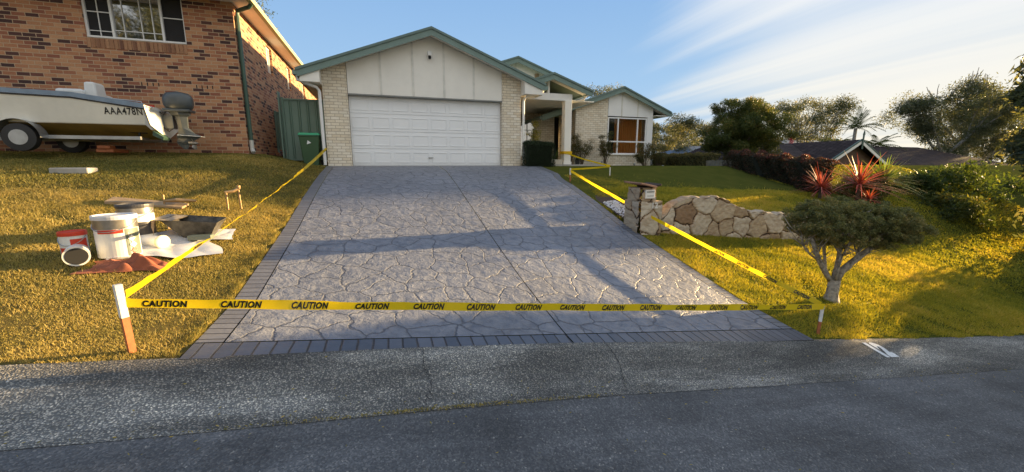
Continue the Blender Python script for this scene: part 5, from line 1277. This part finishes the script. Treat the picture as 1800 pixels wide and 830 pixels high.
# porch plants
t = thing('variegated_shrub', 'tall yellow variegated plant lit by the sun behind the box hedge', 'plant', (5.85, 15.2, 1.6)); C = [(5.85+random.uniform(-.2, .2), 15.2+random.uniform(-.3, .3), 1.9+random.uniform(0, 1.35)) for _ in range(24)]
crown_obj(t, 'leaves', C, [.16]*24, 2600, .03, M['leaf_yellow'], .2); b = MB(); b.tube([(5.85, 15.2, 1.6), (5.87, 15.2, 3.0)], .02, 6); b.build('stem', M['bark_dark'], t)
t = thing('planter_box', 'pale rectangular planter with upright spiky plants on the porch step', 'planter', (6.25, 14.0, 1.6))
b = MB(); b.box(5.98, 6.52, 13.85, 14.1, 1.602, 1.78); b.build('pot', M['pot'], t, bevel=.015)
spiky('snake_plant', 'upright dark spiky plants growing in the pale planter', (6.25, 13.98, 1.72), .55, 26, M['leaf_yucca'], .018, .05, .9)
t = thing('pot_plant', 'small dark pot beside the foot of the porch column', 'pot', (7.15, 13.9, 1.55)); b = MB(); b.lathe([(.07, 0), (.1, .18), (.11, .2), (.09, .2), (.085, .17)], (7.15, 13.85, 1.56), 20); b.build('pot', M['ink'], t)
crown_obj(t, 'leaves', [(7.15, 13.85, 1.82)], [.12], 180, .03, M['leaf_box'], .2)
# solar lights along the bay garden edge
for k, (u, v) in enumerate(((8.9, 15.0), (10.5, 15.0), (11.9, 14.9))):
    z = up1(u, v); t = thing('solar_light', ['small garden light on a spike left of the bay window', 'small garden light on a spike below the middle of the bay window', 'small garden light on a spike at the right end of the bay garden'][k], 'garden light', (u, v, z), 'solar garden lights')
    b = MB(); b.tube([(u, v, z-.03), (u, v, z+.25)], .01, 6); b.build('spike', M['ink'], t); b = MB(); b.lathe([(.03, 0), (.045, .05), (.05, .055), (.02, .08)], (u, v, z+.25), 12); b.build('lamp_head', M['galv'], t)
# dense tree behind the hedge
t = thing('dense_tree', 'large dense dark green tree with pinkish tips behind the hedge', 'tree', (16.6, 15.1, .5))
b = MB(); b.tube([(16.6, 15.1, .3), (16.7, 15.1, 1.6), (16.5, 15.1, 2.6)], [.18, .15, .1], 10)
C, R = [], []
cc = Vector((16.5, 15.0, 3.2))
for i in range(260):
    a = random.uniform(0, 2*pi); f = random.uniform(-1, 1); rr = (random.random()**.4)*.9
    k = sqrt(1-f*f); x = 2.45*k*rr*cos(a); y = 2.0*k*rr*sin(a); z = 1.65*f*rr+.15*sin(a*3)
    C.append((cc.x+x, cc.y+y, cc.z+z-.10*abs(x))); R.append(random.uniform(.2, .38))
for i in range(14): b.tube([(16.6, 15.1, 1.8), tuple((Vector(C[i*9])+Vector((16.5, 15.1, 2)))/2), C[i*9]], [.07, .04, .015], 6)
b.build('trunk', M['bark_dark'], t, smooth=True)
crown_obj(t, 'crown', C, R, 85000, .046, M['leaf_dense'], .3)
crown_obj(t, 'blossom', [(cc.x+1.5, cc.y-1.2, 2.75), (cc.x+1.4, cc.y-1.3, 2.6)], [.15, .12], 160, .035, M['petal'], .1)
# gum trees far behind; offsets read from bearings
def polar(px_, D):
    a = math.atan((px_-900)/698.2); X = (px_-900)/698.2*D; return X*cA_+D*sA_, -X*sA_+D*cA_
cA_, sA_ = cos(A), sin(A)
def bear(px_, D): return polar(px_, D)
u, v = bear(1165, 40); gum('open gum tree just right of the bay gable', u, v, -1.5, 7.6, 2.8, 3600, .13, lean=(0, 0), clr=.10)
u, v = bear(1200, 46); gum('rounded gum tree between the bay gable and the dense tree', u, v, -1.5, 7.2, 3.2, 3600, .14, clr=.10)
u, v = bear(1140, 52); gum('far gum tree partly behind the end of the sage gable', u, v, -1.5, 8.0, 3.5, 3000, .15, clr=.10)
u, v = bear(1225, 34); gum('short leafy gum tree touching the left of the dense tree', u, v, -1.5, 4.8, 1.9, 3000, .11, clr=.12)
u, v = bear(1418, 40); gum('spreading gum tree with layered foliage behind the dense tree', u, v, -2, 10.0, 3.0, 3600, .13, clr=.085)
u, v = bear(1378, 44); gum('tall airy gum tree rising just behind the dense tree', u, v, -2, 10.6, 2.0, 2200, .13, clr=.07)
u, v = bear(1410, 50); gum('low hazy gum tree behind the grey metal roof', u, v, -2, 6.8, 4.5, 5200, .15, clr=.12)
gum('large sunlit gum tree at the right of the skyline', 47, 22.0, -3, 10.2, 3.3, 6500, .13, clr=.085, trunk=.5)
gum('tall gum tree added past the neighbouring roof to shade the left lawn', 58, 25.5, -4, 14.0, 4.6, 6500, .16, clr=.10, trunk=.5)  # extra tree, added so its crown shades the left lawn and the boat
u, v = bear(1690, 42); gum('big gum tree past the right of the neighbouring roof', u, v, -3, 10.0, 4.2, 4600, .14, clr=.09)
u, v = bear(1770, 44); gum('last gum tree on the right of the skyline', u, v, -3, 9.0, 4.2, 3800, .14, clr=.1)
u, v = bear(1050, 42); gum('gum tree top showing above the roof valley by the porch', u, v, 0, 9.6, 2.0, 1600, .13, clr=.09)
u, v = bear(1070, 48); gum('second gum tree top showing above the bay roof ridge', u, v, 0, 9.6, 1.2, 800, .13, clr=.07)
u, v = bear(442, 30); gum('palm like treetop poking over the red brick house eaves', u, v, 3, 10.9, 1.4, 1500, .14, clr=.07, m='leaf_palm')
u, v = bear(508, 34); gum('small treetop poking over the far end of the eaves', u, v, 3, 7.6, 1.0, 900, .13, clr=.07, m='leaf_palm')
# palms
def palm(label, px_, D, ztop, L, n, grp='palms behind the neighbouring roof', upf=.5):
    u, v = bear(px_, D); z0 = -2.5; t = thing('palm_tree', label, 'palm', (u, v, z0), grp)
    b = MB(); b.tube([(u, v, z0), (u+.1, v, ztop-L*.55)], [.16, .12], 8); b.build('trunk', M['bark'], t)
    V, F, T = [], [], []; base = np.array([u+.1, v, ztop-L*.55])
    for i in range(n):
        a = random.uniform(0, 2*pi); el = random.uniform(-.1, 1.35)*upf+.15; d = np.array([cos(a)*cos(el), sin(a)*cos(el), sin(el)]); tn = random.random()*.6
        for j in range(16):
            s = (j+1)/16; p = base+d*L*s+np.array([0, 0, -.55*L*s*s*cos(el)])
            for sg in (-1, 1):
                sd_ = np.array([-sin(a), cos(a), 0])*sg; q = p+sd_*L*.22*(1-s*.6)+np.array([0, 0, -.10*L])+d*L*.08; o = len(V)
                V += [p, p+d*L*.03, q]; F.append((o, o+1, o+2)); T += [tn+.2*random.random()]*3
    np_mesh('fronds', np.array(V), np.array(F), M['leaf_palm'], t, T); return t
palm('upright palm standing left of the gable finial', 1484, 34, 5.6, 1.9, 26, upf=1.0)
palm('drooping palm left of the upright palm behind the roof', 1455, 36, 4.2, 1.8, 22, upf=.6)
palm('feathery palm right of the gable finial behind the roof', 1525, 34, 4.2, 1.9, 24, upf=.6)
# ---------------------------------------------------------------- neighbouring house at right
NU, NV = bear(1500, 26)
H3 = thing('tiled_house', 'neighbouring low house with dark tiled roof and cream gable boards', 'house', (NU, NV, -1.5))
za = 1.6+(289-248)/698*26*.985; dirx = Vector((cos(A*.4), -sin(A*.0), 0)); 
# gable facing the street side; ridge runs back along +v
sl = .52; gw = 2.9; ze = za-gw*sl
b = MB(); b.prism([(NU-gw+.4, -3.2), (NU+gw-.4, -3.2), (NU+gw-.4, ze+.15), (NU, za-.12), (NU-gw+.4, ze+.15)], NV+.5, NV+9, 'y'); b.build('brick_wall', plain('brown brick gable', (.15, .09, .06), .85, amt=.3), H3)
b = MB()
for s in (-1, 1):
    pts = [(NU, za), (NU+s*(gw+.1), ze-.05), (NU+s*(gw+.1), ze-.25), (NU, za-.2)]
    b.prism(pts if s > 0 else pts[::-1], NV, NV+.05, 'y')
bb = b.build('barge_board', M['cream'], H3)
b = MB()
for s in (-1, 1):
    pts = [(NU, za+.10), (NU+s*(gw+.15), ze+.05), (NU+s*(gw+.15), ze-.048), (NU, za+.002)]
    b.prism(pts if s > 0 else pts[::-1], NV-.02, NV+.07, 'y')
b.build('barge_cap', M['darkgreen'], bb)
b = MB(); b.box(NU-.06, NU+.06, NV-.06, NV-.022, za-.55, za+.35); b.prism([(NU-.11, za+.35), (NU+.11, za+.35), (NU, za+.65)], NV-.06, NV-.03, 'y'); b.build('finial', M['darkgreen'], H3)
b = MB()
for s in (-1, 1):
    e = NU+s*(gw+.12)
    pts = [(NU, za+.06), (e, ze-.02), (e, ze-.10), (NU, za-.04)]
    b.prism(pts if s > 0 else pts[::-1], NV+.075, NV+9, 'y')
# main roof ridge running along u behind the gable
rv = NV+4.5; rz = za-.02
b.add([(NU-9.5, rv-5.5, rz-5.5*.36), (NU+20, rv-5.5, rz-5.5*.36), (NU+14.5, rv, rz-.05), (NU-7.5, rv, rz), (NU+20, rv+5, rz-2), (NU-9.5, rv+5, rz-2)], [(0, 1, 2, 3), (1, 4, 2), (4, 5, 3, 2), (5, 0, 3)])
b.build('roof', M['tile_dark'], H3)
b = MB(); b.box(NU-9, NU+18.5, rv-4.8, rv+4, -3.5, rz-1.75); b.build('house_wall', plain('brown wall', (.14, .09, .06), .85), H3)
u, v = bear(1400, 42)
H4 = thing('metal_roof_house', 'distant house whose pale grey metal roof shows above the dark tiles', 'house', (u, v, -2))
za4 = 1.6+(289-247)/698*42
b = MB(); b.add([(u-3.2, v-3, za4-1.3), (u+8, v-3, za4-1.3), (u+8, v+1, za4), (u-3.2, v+1, za4), (u+8, v+5, za4-1.3), (u-3.2, v+5, za4-1.3)], [(0, 1, 2, 3), (3, 2, 4, 5)]); b.build('roof', M['metal_roof'], H4)
b = MB(); b.box(u-3, u+7.8, v-2.6, v+4.6, -3, za4-1.25); b.build('house_wall', M['cream'], H4)
u, v = bear(1205, 34)
H5 = thing('grey_roof_house', 'far low house with a dark grey roof beyond the clipped hedge', 'house', (u, v, -2))
za5 = 1.6+(289-258)/698*34
b = MB(); b.add([(u-2.2, v-2.5, za5-.9), (u+5, v-2.5, za5-.9), (u+3, v, za5), (u, v, za5), (u+5, v+4, za5-.9), (u-2.2, v+4, za5-.9)], [(0, 1, 2, 3), (1, 4, 2), (4, 5, 3, 2), (5, 0, 3)]); b.build('roof', plain('blue grey roof', (.10, .12, .15), .5), H5)
b = MB(); b.box(u-2, u+4.8, v-2.3, v+3.8, -3, za5-.86); b.build('house_wall', M['cream'], H5)
# background bush belt that closes the horizon
n = 26000; aa = rng.uniform(radians(2), radians(88), n); rr = rng.uniform(58, 75, n); hh = (rng.random(n)**.7)*(4.3+1.6*np.sin(aa*17)+1.2*np.sin(aa*41+1)+.6*np.sin(aa*93))
P = np.stack([np.sin(aa)*rr, np.cos(aa)*rr, -4.5+hh*1.18], 1); V_, F_, T_ = leaves(P, rng.uniform(.25, .55, n), np.clip(rng.normal(.45, .2, n), 0, 1))
tag(np_mesh('distant_bushland', V_, F_, M['leaf_gum'], tint=T_, at=(40, 40, -4)), 'distant belt of bushland closing the horizon', 'bushland', kind='stuff')
# ---------------------------------------------------------------- trees outside the picture to the right that shade kerb and road
def street_tree(label, u, v, h, rad, n=9000, zc=.55):
    z = float(zk(u)); t = thing('street_tree', label, 'tree', (u, v, z), 'street trees beside the road'); C, R = [], []
    for i in range(64):
        a = random.uniform(0, 2*pi); f = random.uniform(-1, 1); k = sqrt(1-f*f)*(random.random()**.35); C.append((u+rad*k*cos(a), v+rad*k*sin(a), z+h*zc+h*(1-zc)*f*.95)); R.append(rad*random.uniform(.22, .38))
    b = MB(); b.tube([(u, v, z-.2), (u+.1, v, z+h*zc)], [.2, .12], 8)
    for i in range(6): b.tube([(u, v, z+h*.3), C[i]], [.07, .02], 5)
    b.build('trunk', M['bark'], t); crown_obj(t, 'crown', C, R, int(n*1.5), .13, M['leaf_gum'], .2); return t
street_tree('broad street tree standing right of the kerb beyond the picture', 19.6, 5.2, 8.6, 2.25, 24000, .68)
street_tree('low bushy street tree under the broad one by the kerb', 19.4, 4.1, 4.9, 2.25, 16000, .5)
street_tree('rounded street tree on the road side right of the driveway', 20.5, 1.6, 7.6, 2.4, 18000, .5)
street_tree('wide street tree beyond the far side of the road', 21.0, -2.2, 7.8, 2.4, 16000, .5)
street_tree('tall street tree on the opposite verge down the hill', 24, -7.5, 7.5, 2.6)
street_tree('dense street tree behind the near street trees', 27, 3.4, 9.0, 3.0, 16000, .5)
street_tree('gum like street tree across the road seen in the window', -14.5, -13, 14.5, 3.6, 14000, .68)
street_tree('second street tree across the road seen in the window', -19, -12, 12.5, 3.0, 9000, .66)


# fallen leaves and grit lying on the gutter, road and driveway edge
n = 520; uu_ = rng.uniform(-3, 8, n); vv_ = np.where(rng.random(n) < .6, VR+rng.normal(.05, .12, n), rng.uniform(1.0, 3.3, n)); k = vv_ < VK; uu_, vv_ = uu_[k], vv_[k]
Pw = np.stack([uu_, vv_, Hroad(uu_, vv_)+.016], 1); V_, F_, T_ = leaves(Pw, rng.uniform(.005, .016, len(Pw)), np.clip(rng.normal(.6, .25, len(Pw)), 0, 1), .6, .85)
tag(np_mesh('leaf_litter', V_, F_, M['grass_l'], tint=T_, at=(0, 2.6, 0)), 'small dry leaves and bark scraps scattered on the gutter and road', 'leaf litter', kind='stuff')
